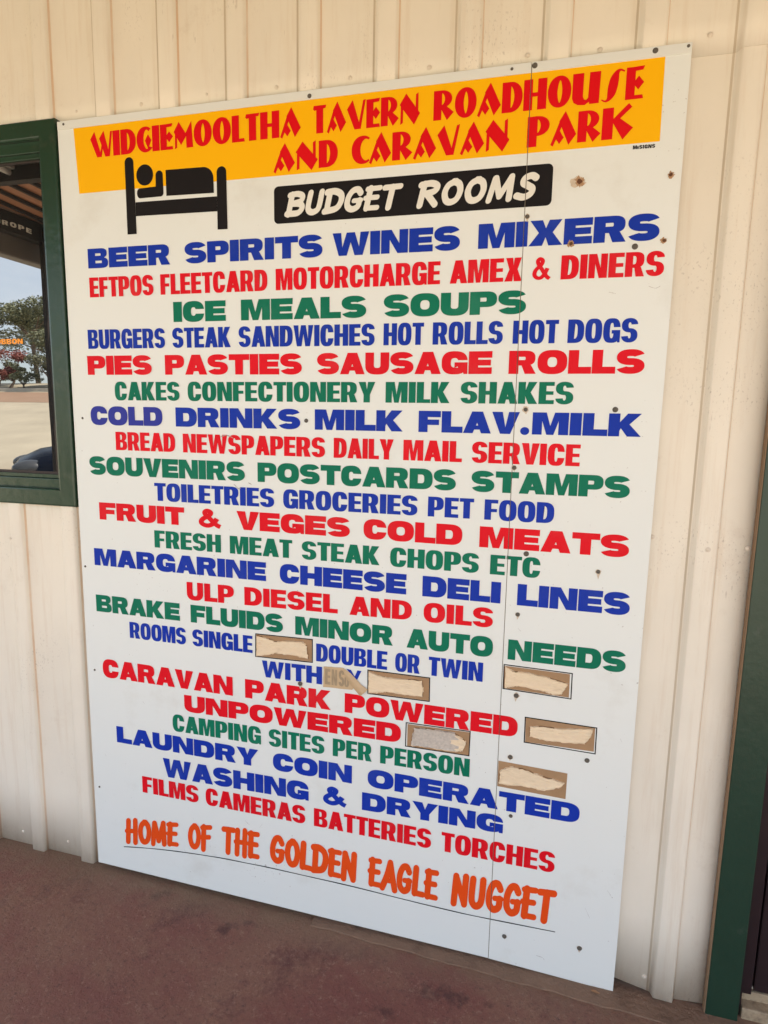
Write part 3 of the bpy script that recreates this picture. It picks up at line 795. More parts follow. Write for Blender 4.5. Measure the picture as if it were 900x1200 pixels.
win = link('window', bpy.data.meshes.new('window'), 'greenpaint', house, (0, -0.0227, 0))
bm = bmesh.new()
# fixed frame behind the architraves: the window's own body
t0, t1 = (WX0 + .057, 1.262, -.064, 2.257), (WX0 + .071, 1.288, -.078, 2.231)
for (x0, z0, x1, z1) in ((t0[0] - .02, t1[3], t0[2] + .02, t0[3] + .02), (t0[0] - .02, t0[1] - .02, t0[2] + .02, t1[1]), (t0[0] - .02, t1[1], t1[0], t1[3]), (t1[2], t1[1], t0[2] + .02, t1[3])):
    add_box(bm, x0, 0.010, z0, x1, 0.06, z1, 0.002)
bm.to_mesh(win.data); bm.free()
ring_part('architrave', (WX0, 1.205, -.007, 2.310), (WX0 + .057, 1.2585, -.064, 2.2600), -0.006, 0.0225, 'greenpaint', win, 0.006)
ring_part('sash', (WX0 + .071, 1.288, -.078, 2.231), (WX0 + .077, 1.3005, -.084, 2.2175), 0.0185, 0.05, 'greenpaint', win, 0.002)
ring_part('gasket', (WX0 + .077, 1.3005, -.084, 2.2175), (WX0 + .080, 1.3080, -.087, 2.2140), 0.0265, 0.05, 'gasket', win)
bm = bmesh.new(); add_box(bm, WX0 + .078, 0.031, 1.302, -.085, 0.037, 2.2165)
pane = obj('pane', bm, 'glass', win)
# gold arched decal and orange decal on the glass
bm = bmesh.new()
def rope_z(x):
    zt = 2.0634 - 0.235 * (x + 0.2427) - 0.9 * max(0, x + .2427) ** 2
    return (zt - 0.0135, zt)
set_word(bm, 'UROPE', -0.275, -0.140, rope_z, 0.0305, 'M', gap=.22)
obj('decal', bm, 'gold', win)
bm = bmesh.new()
set_word(bm, 'ODOBBON', -0.345, -0.199, lambda x: (1.6995, 1.7150), 0.0305, 'M', gap=.06)
obj('decal', bm, 'orangedecal', win)

# ---- door at the right
door = link('door', bpy.data.meshes.new('door'), 'purple', house, (0, -0.0227, 0))
bm = bmesh.new()
zf = floor_z(1.9) + 0.004
add_box(bm, 1.945, 0.030, 0.030, 1.972, 0.075, 2.04, 0.003)
add_box(bm, 1.980, 0.042, 0.032, 2.030, 0.085, 2.03, 0.004)
add_box(bm, 2.030, 0.042, 0.032, 2.76, 0.085, 0.130, 0.004)
add_box(bm, 2.030, 0.042, 1.95, 2.76, 0.085, 2.03, 0.004)
add_box(bm, 2.76, 0.042, 0.032, 2.81, 0.085, 2.03, 0.004)
add_box(bm, 1.9715, 0.060, 0.031, 1.981, 0.08, 2.035)
bm.to_mesh(door.data); bm.free()
bm = bmesh.new(); add_box(bm, 1.861, 0.0, zf - .003, 1.937, 0.0215, 2.10, 0.003)
o = obj('architrave', bm, 'greendoor', door)
bm = bmesh.new(); add_box(bm, 1.8625, 0.0217, zf - .003, 1.9475, 0.12, 2.098)
obj('jamb', bm, 'purple', door)
bm = bmesh.new(); add_box(bm, 1.8585, 0.002, zf - .002, 1.8608, 0.0218, 2.099)
obj('edge_batten', bm, 'timber', door)
bm = bmesh.new(); add_box(bm, 2.81, 0.0, zf - .003, 3.06, 0.12, 2.10, 0.003)
obj('architrave', bm, 'greendoor', door)
bm = bmesh.new(); add_box(bm, 1.861, -0.001, 2.1003, 3.06, 0.0205, 2.18, 0.003)
obj('architrave', bm, 'greendoor', door)
bm = bmesh.new(); add_box(bm, 2.029, 0.060, 0.128, 2.762, 0.066, 1.952)
obj('pane', bm, 'doorglass', door)
bm = bmesh.new(); add_box(bm, 1.9478, 0.012, zf - .02, 2.805, 0.10, 0.004, 0.004); add_box(bm, 1.9478, 0.040, 0.0042, 2.805, 0.052, 0.030, 0.002)
obj('threshold', bm, 'threshold', door)

# ---- verandah roof, open at its left end
roof = link('verandah_roof', bpy.data.meshes.new('verandah_roof'), 'ceiling', house, (0, -0.0227, 0))
bm = bmesh.new()
prev = None
nx = 520
for i in range(nx + 1):
    x = -2.6 + (8.4 + 2.6) * i / nx
    ph = (x % 0.19) / 0.19
    z = 2.925 + (0.024 if ph < .3 else 0.0)
    cur = (bm.verts.new((x, 0.3, z + .10)), bm.verts.new((x, -2.62, z)))
    if prev: bm.faces.new((prev[0], prev[1], cur[1], cur[0]))
    prev = cur
bm.to_mesh(roof.data); bm.free()
bm = bmesh.new(); add_box(bm, -2.62, -2.62, 2.99, 8.4, 0.3, 3.10)
obj('roof_deck', bm, 'gutter', roof)
for yy in (-0.55, -1.55):
    bm = bmesh.new(); add_box(bm, -2.5, yy - .03, 2.83, 8.3, yy + .03, 2.935)
    obj('purlin', bm, 'rafter', roof)
for x0, y0, x1, y1 in ((-2.54, -2.58, -2.46, 0.02), (-2.46, -2.58, 8.35, -2.50)):
    bm = bmesh.new(); add_box(bm, x0, y0, 2.78, x1, y1, 2.92, 0.004); obj('beam', bm, 'rafter', roof)
for x0, y0, x1, y1 in ((-2.66, -2.72, -2.55, 0.02), (-2.55, -2.72, 8.4, -2.62)):
    bm = bmesh.new(); add_box(bm, x0, y0, 2.635, x1, y1, 2.80, 0.012); obj('gutter', bm, 'gutter', roof)
for x in (-2.45, 2.6, 5.6):
    bm = bmesh.new(); add_box(bm, x - .017, -2.507, floor_z(x) - .001, x + .017, -2.473, 2.785, 0.004); obj('post', bm, 'rafter', roof)
bat = bmesh.new(); add_box(bat, -.010, -1.27, -.012, .010, 1.27, .012)
bme = bpy.data.meshes.new('ceiling_batten'); bat.to_mesh(bme); bat.free(); bme.materials.append(MAT['rafter'])
for i in range(24):
    o = bpy.data.objects.new('ceiling_batten', bme); COL.objects.link(o); o.parent = roof
    o.location = (-2.38 + .165 * i, -1.26, 2.958); o.rotation_euler.x = math.atan(.10 / 2.92)
lamp = thing('strip_light', 'white unlit batten light fixed under the verandah ceiling', 'light', (-1.45, -0.95, 2.80))
bm = bmesh.new(); add_box(bm, -.62, -.04, 0.03, .62, .04, .075, 0.006); o = obj('housing', bm, 'white_fixture', lamp)
bm = bmesh.new()
t = bmesh.new(); bmesh.ops.create_cone(t, cap_ends=True, segments=12, radius1=.016, radius2=.016, depth=1.2, matrix=Matrix.Rotation(PI / 2, 4, 'Y')); merge(bm, t)
o = obj('tube', bm, 'white_fixture', lamp); o.location.z = 0.016
lamp.rotation_euler.z = math.radians(90); lamp.location = (-1.75, -1.05, 2.86)

# ================================================================== THE SIGN
sign = thing('roadhouse_sign', 'tall white painted sign board listing food, fuel and rooms in coloured capitals', 'sign', (0, 0, 0))
bm = bmesh.new()
prism_xz(bm, [(0, 0), (SEAM0, -0.0145), (SEAM0, 2.2984), (0, 2.2986)], 0.0, 0.005)
obj('panel', bm, 'board', sign)
bm = bmesh.new()
prism_xz(bm, [(SEAM1, -0.0150), (1.6340, -0.0271), (1.6350, 0.10), (1.6338, 0.9), (1.6349, 1.6), (1.6345, 2.298), (SEAM1, 2.2984)], -0.0003, 0.005)
obj('panel', bm, 'board', sign)
for xa, xb, za, zb in ((0.001, SEAM0, 2.2768, 2.2985), (SEAM1, 1.6338, 2.2776, 2.2984)):
    bm = bmesh.new(); add_box(bm, xa, -0.0022, za, xb, -0.0002, zb, 0.0006); obj('top_trim', bm, 'trim', sign)

bm = bmesh.new(); add_box(bm, SEAM0 - .0005, 0.0022, -0.012, SEAM1 + .0005, 0.0045, 2.296); obj('joint_filler', bm, 'filler', sign)
Y1, Y2 = -0.0006, -0.0011
def lettering(name, bm, mats, label=None):
    cut_seam(bm)
    o = obj(name, bm, mats, sign)
    if label: o['label'] = label
    return o
bm = bmesh.new(); flat_xz(bm, [(0.0535, 2.2766), (1.5826, 2.2766), (1.5846, 2.1065), (0.0620, 2.1053)], [], Y1)
lettering('colour_band', bm, 'band', 'golden yellow band')
bm = bmesh.new()
x0, x1, z0, z1, r = .660, 1.3600, 1.9885, 2.0800, .012
flat_xz(bm, se(x0 + r, z1 - r, r, r, PI, PI / 2, 5) + se(x1 - r, z1 - r, r, r, PI / 2, 0, 5) + se(x1 - r, z0 + r, r, r, 0, -PI / 2, 5) + se(x0 + r, z0 + r, r, r, -PI / 2, -PI, 5), [], Y1)
lettering('black_plaque', bm, 'black', 'black round-cornered plaque')

bm = bmesh.new()
za = lambda x: (2.1965 + .0020 * (x - .2), 2.2580 + .0032 * (x - .2))
set_word(bm, 'WIDGIEMOOLTHA', .1075, .7353, za, Y2, 'deco')
lettering('lettering', bm, 'headred', 'deep red ornate heading, upper line'); bm = bmesh.new()
set_word(bm, 'TAVERN', .7685, 1.0425, za, Y2, 'deco')
lettering('lettering', bm, 'headred', 'deep red ornate heading, upper line'); bm = bmesh.new()
set_word(bm, 'ROADHOUSE', 1.0752, 1.5431, za, Y2, 'deco')
lettering('lettering', bm, 'headred', 'deep red ornate heading, upper line')
bm = bmesh.new()
zb_ = lambda x: (2.1165 + .0060 * (x - .79), 2.1780 + .0085 * (x - .79))
set_word(bm, 'AND', .6594, .8345, zb_, Y2, 'deco')
lettering('lettering', bm, 'headred', 'deep red ornate heading, lower line'); bm = bmesh.new()
set_word(bm, 'CARAVAN', .8709, 1.2573, zb_, Y2, 'deco')
lettering('lettering', bm, 'headred', 'deep red ornate heading, lower line'); bm = bmesh.new()
set_word(bm, 'PARK', 1.297, 1.5268, zb_, Y2, 'deco')
lettering('lettering', bm, 'headred', 'deep red ornate heading, lower line')
bm = bmesh.new()
zc = lambda x: (2.0045, 2.0635)
set_word(bm, 'BUDGET', .689, 1.005, zc, Y2, 'brush', wide=1.42, slant=.24, gap=.15, wk=1.38)
lettering('lettering', bm, 'cream', 'cream slanted brush lettering on the black plaque'); bm = bmesh.new()
set_word(bm, 'ROOMS', 1.0392, 1.3302, zc, Y2, 'brush', wide=1.50, slant=.24, gap=.17, wk=1.38)
lettering('lettering', bm, 'cream', 'cream slanted brush lettering on the black plaque')
bm = bmesh.new()
zm = lambda x: (2.0945 - .01 * (x - 1.5297) , 2.1022 - .01 * (x - 1.5297))
set_word(bm, 'M', 1.5297, 1.5380, zm, Y2, 'M')
set_word(bm, 'R', 1.5385, 1.5423, lambda x: (zm(x)[0], zm(x)[0] + .0055), Y2, 'M')
set_word(bm, 'SIGNS', 1.5430, 1.5756, zm, Y2, 'M', gap=.12)
lettering('lettering', bm, 'black', 'tiny black signwriter mark')

# bed pictogram
bm = bmesh.new()
def pic(pts, holes=(), i=0): flat_xz(bm, pts, holes, Y2 - i * .00003)
pic([(.2150, 1.9872), (.2445, 1.9872)] + se(.2288, 2.1735, .0140, .0140, 0, PI, 12))
pic([(.2445, 2.0338), (.2445, 2.0700), (.4955, 2.0682), (.4955, 2.0306)], i=1)
pic([(.4955, 1.9843), (.5250, 1.9840)] + se(.5100, 2.1275, .0142, .0142, 0, PI, 12), i=2)
pic(se(.277, 2.1381, .0265, .0271, 0, 2 * PI, 30))
pic([(.2600, 2.0792), (.3225, 2.0796)] + se(.3235, 2.0880, .0102, .0085, -PI / 2, 0, 5) + se(.3221, 2.1350, .0112, .0112, 0, PI, 8) + [(.3100, 2.1062), (.2600, 2.1050)] + se(.2600, 2.0922, .0095, .0130, PI / 2, 1.5 * PI, 8))
pic([(.3424, 2.0798), (.3422, 2.1458)] + se(.4560, 2.1144, .0302, .0297, PI / 2, 0, 8) + [(.4866, 2.0774)])
lettering('bed_pictogram', bm, 'black', 'black pictogram of a person in bed')

LINES = [
    ('W','blue',(0.0815,1.9022,1.9555),(1.4644,1.8996,1.9568),[('BEER', 0.0799, 0.3474), ('SPIRITS', 0.3936, 0.7947), ('WINES', 0.822, 1.1494), ('MIXERS', 1.1937, 1.5986)]),
    ('N','red',(0.0827,1.8224,1.877),(1.5388,1.822,1.8758),[('EFTPOS', 0.0804, 0.2915), ('FLEETCARD', 0.3141, 0.6391), ('MOTORCHARGE', 0.6631, 1.1034), ('AMEX', 1.1277, 1.3011), ('&', 1.3249, 1.3678), ('DINERS', 1.39, 1.6144)]),
    ('W','green',(0.3524,1.7478,1.8017),(1.1833,1.7466,1.8009),[('ICE', 0.3524, 0.5147), ('MEALS', 0.5605, 0.9142), ('SOUPS', 0.9607, 1.314)]),
    ('N','blue',(0.0674,1.6779,1.7321),(1.4177,1.6766,1.7306),[('BURGERS', 0.0658, 0.3228), ('STEAK', 0.3469, 0.5283), ('SANDWICHES', 0.5524, 0.9378), ('HOT', 0.9614, 1.0663), ('ROLLS', 1.089, 1.2624), ('HOT', 1.2863, 1.3927), ('DOGS', 1.4141, 1.569)]),
    ('W','red',(0.0611,1.6034,1.6577),(1.4787,1.6051,1.6602),[('PIES', 0.0595, 0.2768), ('PASTIES', 0.3199, 0.737), ('SAUSAGE', 0.7803, 1.2392), ('ROLLS', 1.2799, 1.5895)]),
    ('N','green',(0.2434,1.531,1.5834),(1.3573,1.5331,1.5858),[('CAKES', 0.1496, 0.3642), ('CONFECTIONERY', 0.3905, 0.9414), ('MILK', 0.9696, 1.137), ('SHAKES', 1.1646, 1.4358)]),
    ('W','blue',(0.1878,1.4581,1.5122),(1.5599,1.4593,1.5131),[('COLD', 0.0616, 0.3059), ('DRINKS', 0.3491, 0.7321), ('MILK', 0.7741, 1.0173), ('FLAV', 1.0587, 1.3122), ('.', 1.315, 1.3369), ('MILK', 1.3434, 1.5936)]),
    ('N','red',(0.1472,1.385,1.4387),(1.4591,1.3849,1.4376),[('BREAD', 0.1448, 0.3449), ('NEWSPAPERS', 0.3702, 0.8036), ('DAILY', 0.8283, 0.9939), ('MAIL', 1.0202, 1.1735), ('SERVICE', 1.1986, 1.4602)]),
    ('W','green',(0.2946,1.3094,1.3641),(1.4583,1.3121,1.3651),[('SOUVENIRS', 0.0483, 0.5645), ('POSTCARDS', 0.6037, 1.1604), ('STAMPS', 1.2003, 1.5787)]),
    ('N','blue',(0.2763,1.24,1.2927),(1.3841,1.2409,1.2929),[('TOILETRIES', 0.2702, 0.6535), ('GROCERIES', 0.6806, 1.0616), ('PET', 1.0895, 1.2089), ('FOOD', 1.2361, 1.4077)]),
    ('W','red',(0.0774,1.1723,1.225),(1.4913,1.1677,1.2223),[('FRUIT', 0.0749, 0.3673), ('&', 0.4145, 0.4873), ('VEGES', 0.5364, 0.8761), ('COLD', 0.9148, 1.182), ('MEATS', 1.2263, 1.5875)]),
    ('N','green',(0.2665,1.0987,1.1507),(1.2584,1.0992,1.1507),[('FRESH', 0.2642, 0.4848), ('MEAT', 0.5133, 0.7073), ('STEAK', 0.736, 0.9613), ('CHOPS', 0.9905, 1.2275), ('ETC', 1.2567, 1.3819)]),
    ('W','blue',(0.0498,1.0278,1.0813),(1.4815,1.0229,1.0796),[('MARGARINE', 0.0481, 0.6262), ('CHEESE', 0.6687, 1.0368), ('DELI', 1.0809, 1.2866), ('LINES', 1.3286, 1.5995)]),
    ('M','red',(0.3727,0.9471,1.0017),(1.1464,0.9548,1.0079),[('ULP', 0.3682, 0.5234), ('DIESEL', 0.5569, 0.8431), ('AND', 0.8777, 1.0536), ('OILS', 1.086, 1.2699)]),
    ('W','green',(0.0475,0.8793,0.9334),(1.4881,0.8749,0.9295),[('BRAKE', 0.0458, 0.3419), ('FLUIDS', 0.3789, 0.6775), ('MINOR', 0.7154, 1.0027), ('AUTO', 1.0416, 1.2733), ('NEEDS', 1.3121, 1.6007)]),
    ('N','blue',(0.1651,0.8055,0.8571),(1.2442,0.8047,0.8578),[('ROOMS', 0.1635, 0.3603), ('SINGLE', 0.3827, 0.5808), ('DOUBLE', 0.7792, 0.988), ('OR', 1.0106, 1.0795), ('TWIN', 1.1041, 1.2502)]),
    ('M','blue',(0.616,0.7363,0.7868),(0.7946,0.7369,0.7896),[('WITH', 0.6101, 0.7973)]),
    ('W','red',(0.1871,0.6639,0.724),(1.221,0.6622,0.7187),[('CARAVAN', 0.0577, 0.5139), ('PARK', 0.5543, 0.8239), ('POWERED', 0.8657, 1.3473)]),
    ('W','red',(0.3491,0.59,0.6437),(0.9642,0.5947,0.6507),[('UNPOWERED', 0.3476, 1.0314)]),
    ('N','green',(0.4542,0.5205,0.5755),(1.1889,0.5269,0.5797),[('CAMPING', 0.3044, 0.6042), ('SITES', 0.6297, 0.8051), ('PER', 0.8309, 0.948), ('PERSON', 0.9728, 1.2257)]),
    ('W','blue',(0.099,0.4484,0.5035),(1.4438,0.4464,0.5011),[('LAUNDRY', 0.0973, 0.5943), ('COIN', 0.6422, 0.8897), ('OPERATED', 0.937, 1.5172)]),
    ('W','blue',(0.5071,0.363,0.4235),(0.9223,0.3707,0.4263),[('WASHING', 0.2641, 0.7563), ('&', 0.8014, 0.8746), ('DRYING', 0.9209, 1.3225)]),
    ('N','red',(0.1869,0.2899,0.3458),(1.3837,0.29,0.3495),[('FILMS', 0.1852, 0.3874), ('CAMERAS', 0.4129, 0.7454), ('BATTERIES', 0.7729, 1.1262), ('TORCHES', 1.1555, 1.4631)]),
    ('B','orange',(0.1131,0.0928,0.184),(1.454,0.1339,0.2399),[('HOME', 0.1105, 0.3126), ('OF', 0.3455, 0.4331), ('THE', 0.465, 0.5961), ('GOLDEN', 0.6294, 0.9086), ('EAGLE', 0.9408, 1.1522), ('NUGGET', 1.1874, 1.4748)]),
]
HOME = [(.08, .082, .176), (.113, .0928, .184), (.29, .118, .207), (.4733, .134, .2307), (.6508, .1376, .2358), (.895, .1307, .2285), (1.15, .1275, .229), (1.452, .1339, .2399), (1.6, .136, .243)]
def home_z(x):
    for a, b in zip(HOME, HOME[1:]):
        if x <= b[0]:
            t = (x - a[0]) / (b[0] - a[0]); return (a[1] + (b[1] - a[1]) * t, a[2] + (b[2] - a[2]) * t)
    return HOME[-1][1:]
SAY = {'BEER': 'blue wide capitals listing drinks at a bar', 'EFTPOS': 'red narrow capitals listing payment cards', 'ICE': 'green wide capitals about ice, meals and soups', 'BURGERS': 'blue narrow capitals listing hot snacks', 'PIES': 'red wide capitals listing pastries', 'CAKES': 'green narrow capitals listing sweets', 'COLD': 'blue wide capitals about cold drinks and milk, first word faded', 'BREAD': 'red narrow capitals about bread and mail', 'SOUVENIRS': 'green wide capitals about souvenirs', 'TOILETRIES': 'blue narrow capitals about groceries', 'FRUIT': 'red wide capitals about fruit and meats', 'FRESH': 'green narrow capitals about fresh meat', 'MARGARINE': 'blue wide capitals about cheese lines', 'ULP': 'red capitals about fuel and oils', 'BRAKE': 'green wide capitals about car needs', 'ROOMS': 'blue narrow capitals about rooms', 'WITH': 'blue word beside torn tape', 'CARAVAN': 'red wide capitals about the caravan park', 'UNPOWERED': 'red wide single word', 'CAMPING': 'green narrow capitals about camping', 'LAUNDRY': 'blue wide capitals about the laundry', 'WASHING': 'blue wide capitals about washing', 'FILMS': 'red narrow capitals about films and torches', 'HOME': 'orange brush lettering along the foot'}
for st, colour, l, r, words in LINES:
    def zf_(x, l=l, r=r):
        t = (x - l[0]) / (r[0] - l[0])
        return (l[1] + (r[1] - l[1]) * t, l[2] + (r[2] - l[2]) * t)
    for n_, (tx, xa, xb) in enumerate(words):
        bm = bmesh.new()
        mat = 'fadedblue' if (tx == 'COLD' and n_ == 0) else colour
        if st == 'B': set_word(bm, tx, xa, xb, home_z, Y2, 'brush', wide=.92, slant=.05, gap=.10, wk=1.19)
        else: set_word(bm, tx, xa, xb, zf_, Y2, st)
        lettering('lettering', bm, mat, SAY[words[0][0]])
# stray last letter of the torn word
bm = bmesh.new(); flat_xz(bm, [(.8705, .7932), (.8834, .7916), (.8946, .7737), (.9027, .7928), (.9142, .7923), (.8999, .7595)], [], Y2)
lettering('lettering', bm, 'blue', 'stump of a blue letter')
# thin rule under the last line
bm = bmesh.new()
ul = catmull([(.1039, .0790), (.227, .0970), (.4016, .1125), (.529, .1175), (.6673, .1190), (.8957, .1170), (1.1623, .1095), (1.2976, .1100), (1.4759, .1150)], 6)
strip_xz(bm, [(p[0], p[1] + .0013 + .0005 * math.sin(i * .9)) for i, p in enumerate(ul)], [(p[0], p[1] - .0013) for p in ul], Y2)
lettering('underline', bm, 'black')

# ---- patched price boxes
def rough_poly(pts, amp=.0012, sub=7, seed=1):
    rnd = random.Random(seed)
    out = []
    for a, b in zip(pts, pts[1:] + pts[:1]):
        for j in range(sub):
            t = j / sub
            out.append((a[0] + (b[0] - a[0]) * t + rnd.uniform(-amp, amp), a[1] + (b[1] - a[1]) * t + rnd.uniform(-amp, amp)))
    return out
def patch(frame, brown, paper, seed, outline=True, grey=None):
    bm = bmesh.new(); flat_xz(bm, brown, [], Y1)
    p = obj('price_patch', bm, 'brown', sign)
    if outline:
        bm = bmesh.new()
        cx = sum(q[0] for q in frame) / 4; cz = sum(q[1] for q in frame) / 4
        d = .0028
        ins = [(q[0] + (d if q[0] < cx else -d), q[1] + (d if q[1] < cz else -d)) for q in frame]
        flat_xz(bm, frame, [ins], Y1 - .0001)
        obj('outline', bm, 'black', p)
    # torn paper left on the backing: a raised, dished scrap with curled rim
    bm = bmesh.new()
    rp = rough_poly(paper, .0010, 7, seed)
    cx = sum(q[0] for q in rp) / len(rp); cz = sum(q[1] for q in rp) / len(rp)
    rings = []
    for k, (s, y) in enumerate(((1.0, -.0007), (.975, -.0042), (.945, -.0030), (.80, -.0014), (.45, -.0013))):
        rings.append([bm.verts.new((cx + (q[0] - cx) * s, y + (random.Random(seed * 99 + i).uniform(-.0026, .0016) if k == 1 else random.Random(seed * 77 + i).uniform(-.0012, .0006) if k == 2 else 0), cz + (q[1] - cz) * s)) for i, q in enumerate(rp)])
    m = len(rp)
    for a, b in zip(rings, rings[1:]):
        for i in range(m):
            j = (i + 1) % m
            bm.faces.new((a[i], a[j], b[j], b[i]))
    c = bm.verts.new((cx, -.0012, cz))
    for i in range(m): bm.faces.new((rings[-1][i], rings[-1][(i + 1) % m], c))
    for f in bm.faces:
        f.normal_update()
        if f.normal.y > 0: f.normal_flip()
    if grey:
        for f in bm.faces:
            ce = f.calc_center_median()
            if ce.x < grey and ce.z > min(q[1] for q in rp) + .004: f.material_index = 1
    bm.faces.ensure_lookup_table()
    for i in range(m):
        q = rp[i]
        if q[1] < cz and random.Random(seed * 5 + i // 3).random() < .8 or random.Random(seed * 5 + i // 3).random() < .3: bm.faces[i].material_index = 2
    obj('torn_paper', bm, ['paper', 'greypaper', 'tornshade'], p)
    return p
F1 = [(0.5897, 0.8666), (0.7688, 0.8690), (0.7689, 0.7980), (0.5887, 0.7946)]
inset = lambda F, d: [(F[0][0] + d, F[0][1] - d), (F[1][0] - d, F[1][1] - d), (F[2][0] - d, F[2][1] + d), (F[3][0] + d, F[3][1] + d)]
patch(F1, inset(F1, .003), [(0.5938, 0.8618), (0.6407, 0.8538), (0.6544, 0.8488), (0.6885, 0.8559), (0.7389, 0.8584), (0.7542, 0.8471), (0.7576, 0.8084), (0.7221, 0.8140), (0.6541, 0.8137), (0.6334, 0.8066), (0.5929, 0.7985)], 11)
F2 = [(0.9313, 0.7989), (1.1092, 0.7984), (1.1100, 0.7282), (0.9323, 0.7270)]
patch(F2, inset(F2, .003), [(0.9345, 0.7950), (0.9630, 0.7858), (0.9944, 0.7835), (1.0895, 0.7883), (1.0927, 0.7409), (1.0511, 0.7402), (0.9890, 0.7412), (0.9639, 0.7359), (0.9350, 0.7305)], 12)
F3 = [(1.3030, 0.8612), (1.4769, 0.8583), (1.4777, 0.7869), (1.3030, 0.7921)]
patch(F3, [(1.3050, 0.8568), (1.4702, 0.8544), (1.4712, 0.7911), (1.3050, 0.7951)], [(1.3060, 0.8555), (1.3287, 0.8448), (1.3686, 0.8460), (1.4226, 0.8386), (1.4682, 0.8292), (1.4596, 0.8088), (1.4532, 0.7975), (1.4358, 0.7939), (1.4069, 0.8004), (1.3416, 0.8065), (1.3065, 0.7960)], 13)
patch([(1.3640, 0.7234), (1.5452, 0.7205), (1.5459, 0.6468), (1.3647, 0.6506)], [(1.3670, 0.7205), (1.5402, 0.7178), (1.5409, 0.6535), (1.3683, 0.6532)], [(1.3781, 0.6976), (1.4049, 0.7041), (1.4551, 0.7047), (1.5368, 0.7165), (1.5299, 0.6889), (1.5188, 0.6730), (1.4715, 0.6678), (1.4142, 0.6665), (1.3769, 0.6706)], 14)
F5 = [(1.3018, 0.5884), (1.4802, 0.5823), (1.4795, 0.5093), (1.3018, 0.5140)]
patch(F5, F5, [(1.3066, 0.5633), (1.3342, 0.5779), (1.3640, 0.5773), (1.4198, 0.5647), (1.4753, 0.5556), (1.4681, 0.5430), (1.4257, 0.5238), (1.3851, 0.5270), (1.3046, 0.5235)], 15, False)
patch([(1.0444, 0.6595), (1.2245, 0.6610), (1.2237, 0.5875), (1.0440, 0.5871)], [(1.0499, 0.6548), (1.2219, 0.6569), (1.2216, 0.5902), (1.0500, 0.5892)], [(1.0693, 0.6479), (1.1044, 0.6509), (1.1795, 0.6509), (1.2057, 0.6362), (1.2160, 0.6258), (1.2070, 0.6015), (1.1843, 0.5956), (1.0972, 0.5958), (1.0590, 0.5930), (1.0626, 0.6196)], 16, True, 1.183)

# torn tape with the ghost of a word, its loose end curled over
bm = bmesh.new()
prism_xz(bm, rough_poly([(0.8020, 0.7911), (0.8608, 0.7952), (0.8869, 0.7694), (0.9100, 0.7540), (0.8873, 0.7338), (0.8009, 0.7306)], .0008, 5, 5), -0.0020, -0.0004)
tape = obj('torn_tape', bm, 'tape', sign)
bm = bmesh.new()
for i, (gx, ch) in enumerate(((.8065, 'E'), (.8265, 'N'), (.8480, 'S'), (.8650, 'U'))):
    wd = .0165 if ch != 'U' else .013
    set_word(bm, ch, gx, gx + wd, lambda x: (.7400, .7870 if ch != 'U' else .768), -0.0024, 'N')
obj('ghost_letters', bm, 'ghost', tape)
bm = bmesh.new()
cl = [(.8641, .7900), (.8760, .7760), (.8900, .7600), (.9050, .7440), (.9230, .7300)]
wid = [.004, .010, .012, .013, .016]
rows = []
for (x, z), wd in zip(cl, wid):
    nx_, nz_ = .72, .69
    rows.append([bm.verts.new((x + nx_ * wd * s, -.0030 - .006 * (1 - s * s) * (wd / .016), z + nz_ * wd * s)) for s in (-1, -.6, -.2, .2, .6, 1)])
for a, b in zip(rows, rows[1:]):
    for i in range(5): bm.faces.new((a[i], a[i + 1], b[i + 1], b[i])).smooth = True
for f in bm.faces:
    f.normal_update()
    if f.normal.y > 0: f.normal_flip()
obj('curled_tape', bm, 'tape', tape)

# ---- screws and rust
sign_screw = screw_mesh('screw', 0.0042, 0.0030); sign_screw.materials.append(MAT['screw'])
small = screw_mesh('nail', 0.0026, 0.0018); small.materials.append(MAT['screw'])
big = [(.7591, 2.2849), (1.3070, 2.2905), (1.5612, 2.2905), (1.3066, 1.967), (1.5493, 1.8878), (.7494, 1.482), (1.3256, 1.5193), (1.5327, 1.522), (1.3050, 1.3758), (1.3454, 1.1592), (1.5204, 1.127), (1.3322, .9987), (1.3393, .7785), (1.3322, .6038), (1.5262, .6269), (1.3414, .4338), (.7303, .7306), (1.3413, .0662), (1.5412, .0815)]
for x, z in big:
    o = bpy.data.objects.new('screw', sign_screw); COL.objects.link(o); o.parent = sign
    o.location = (x, -.0024 if z > 2.27 else -.0014, z); o.scale = [random.uniform(.9, 1.25)] * 3
    if random.random() < .6 and z < 2.27:
        bm = bmesh.new(); rr_ = random.uniform(.0065, .0095)
        flat_xz(bm, [(rr_ * random.uniform(.7, 1.1) * math.cos(2 * PI * i / 18), rr_ * random.uniform(.7, 1.1) * math.sin(2 * PI * i / 18) - (rr_ * random.uniform(.2, 1.6) if i in (13, 14) else 0)) for i in range(18)], [], 0.0)
        h_ = obj('rust_bleed', bm, 'halo', sign, (x, -.00125, z))
for x, z in [(.0224, 2.2902), (1.2558, 2.2893), (1.6270, 2.2915), (.0316, 1.4766), (.0261, .6827), (.0199, .2775), (.012, 1.02)]:
    o = bpy.data.objects.new('nail', small); COL.objects.link(o); o.parent = sign
    o.location = (x, -.0024 if z > 2.27 else -.0006, z)
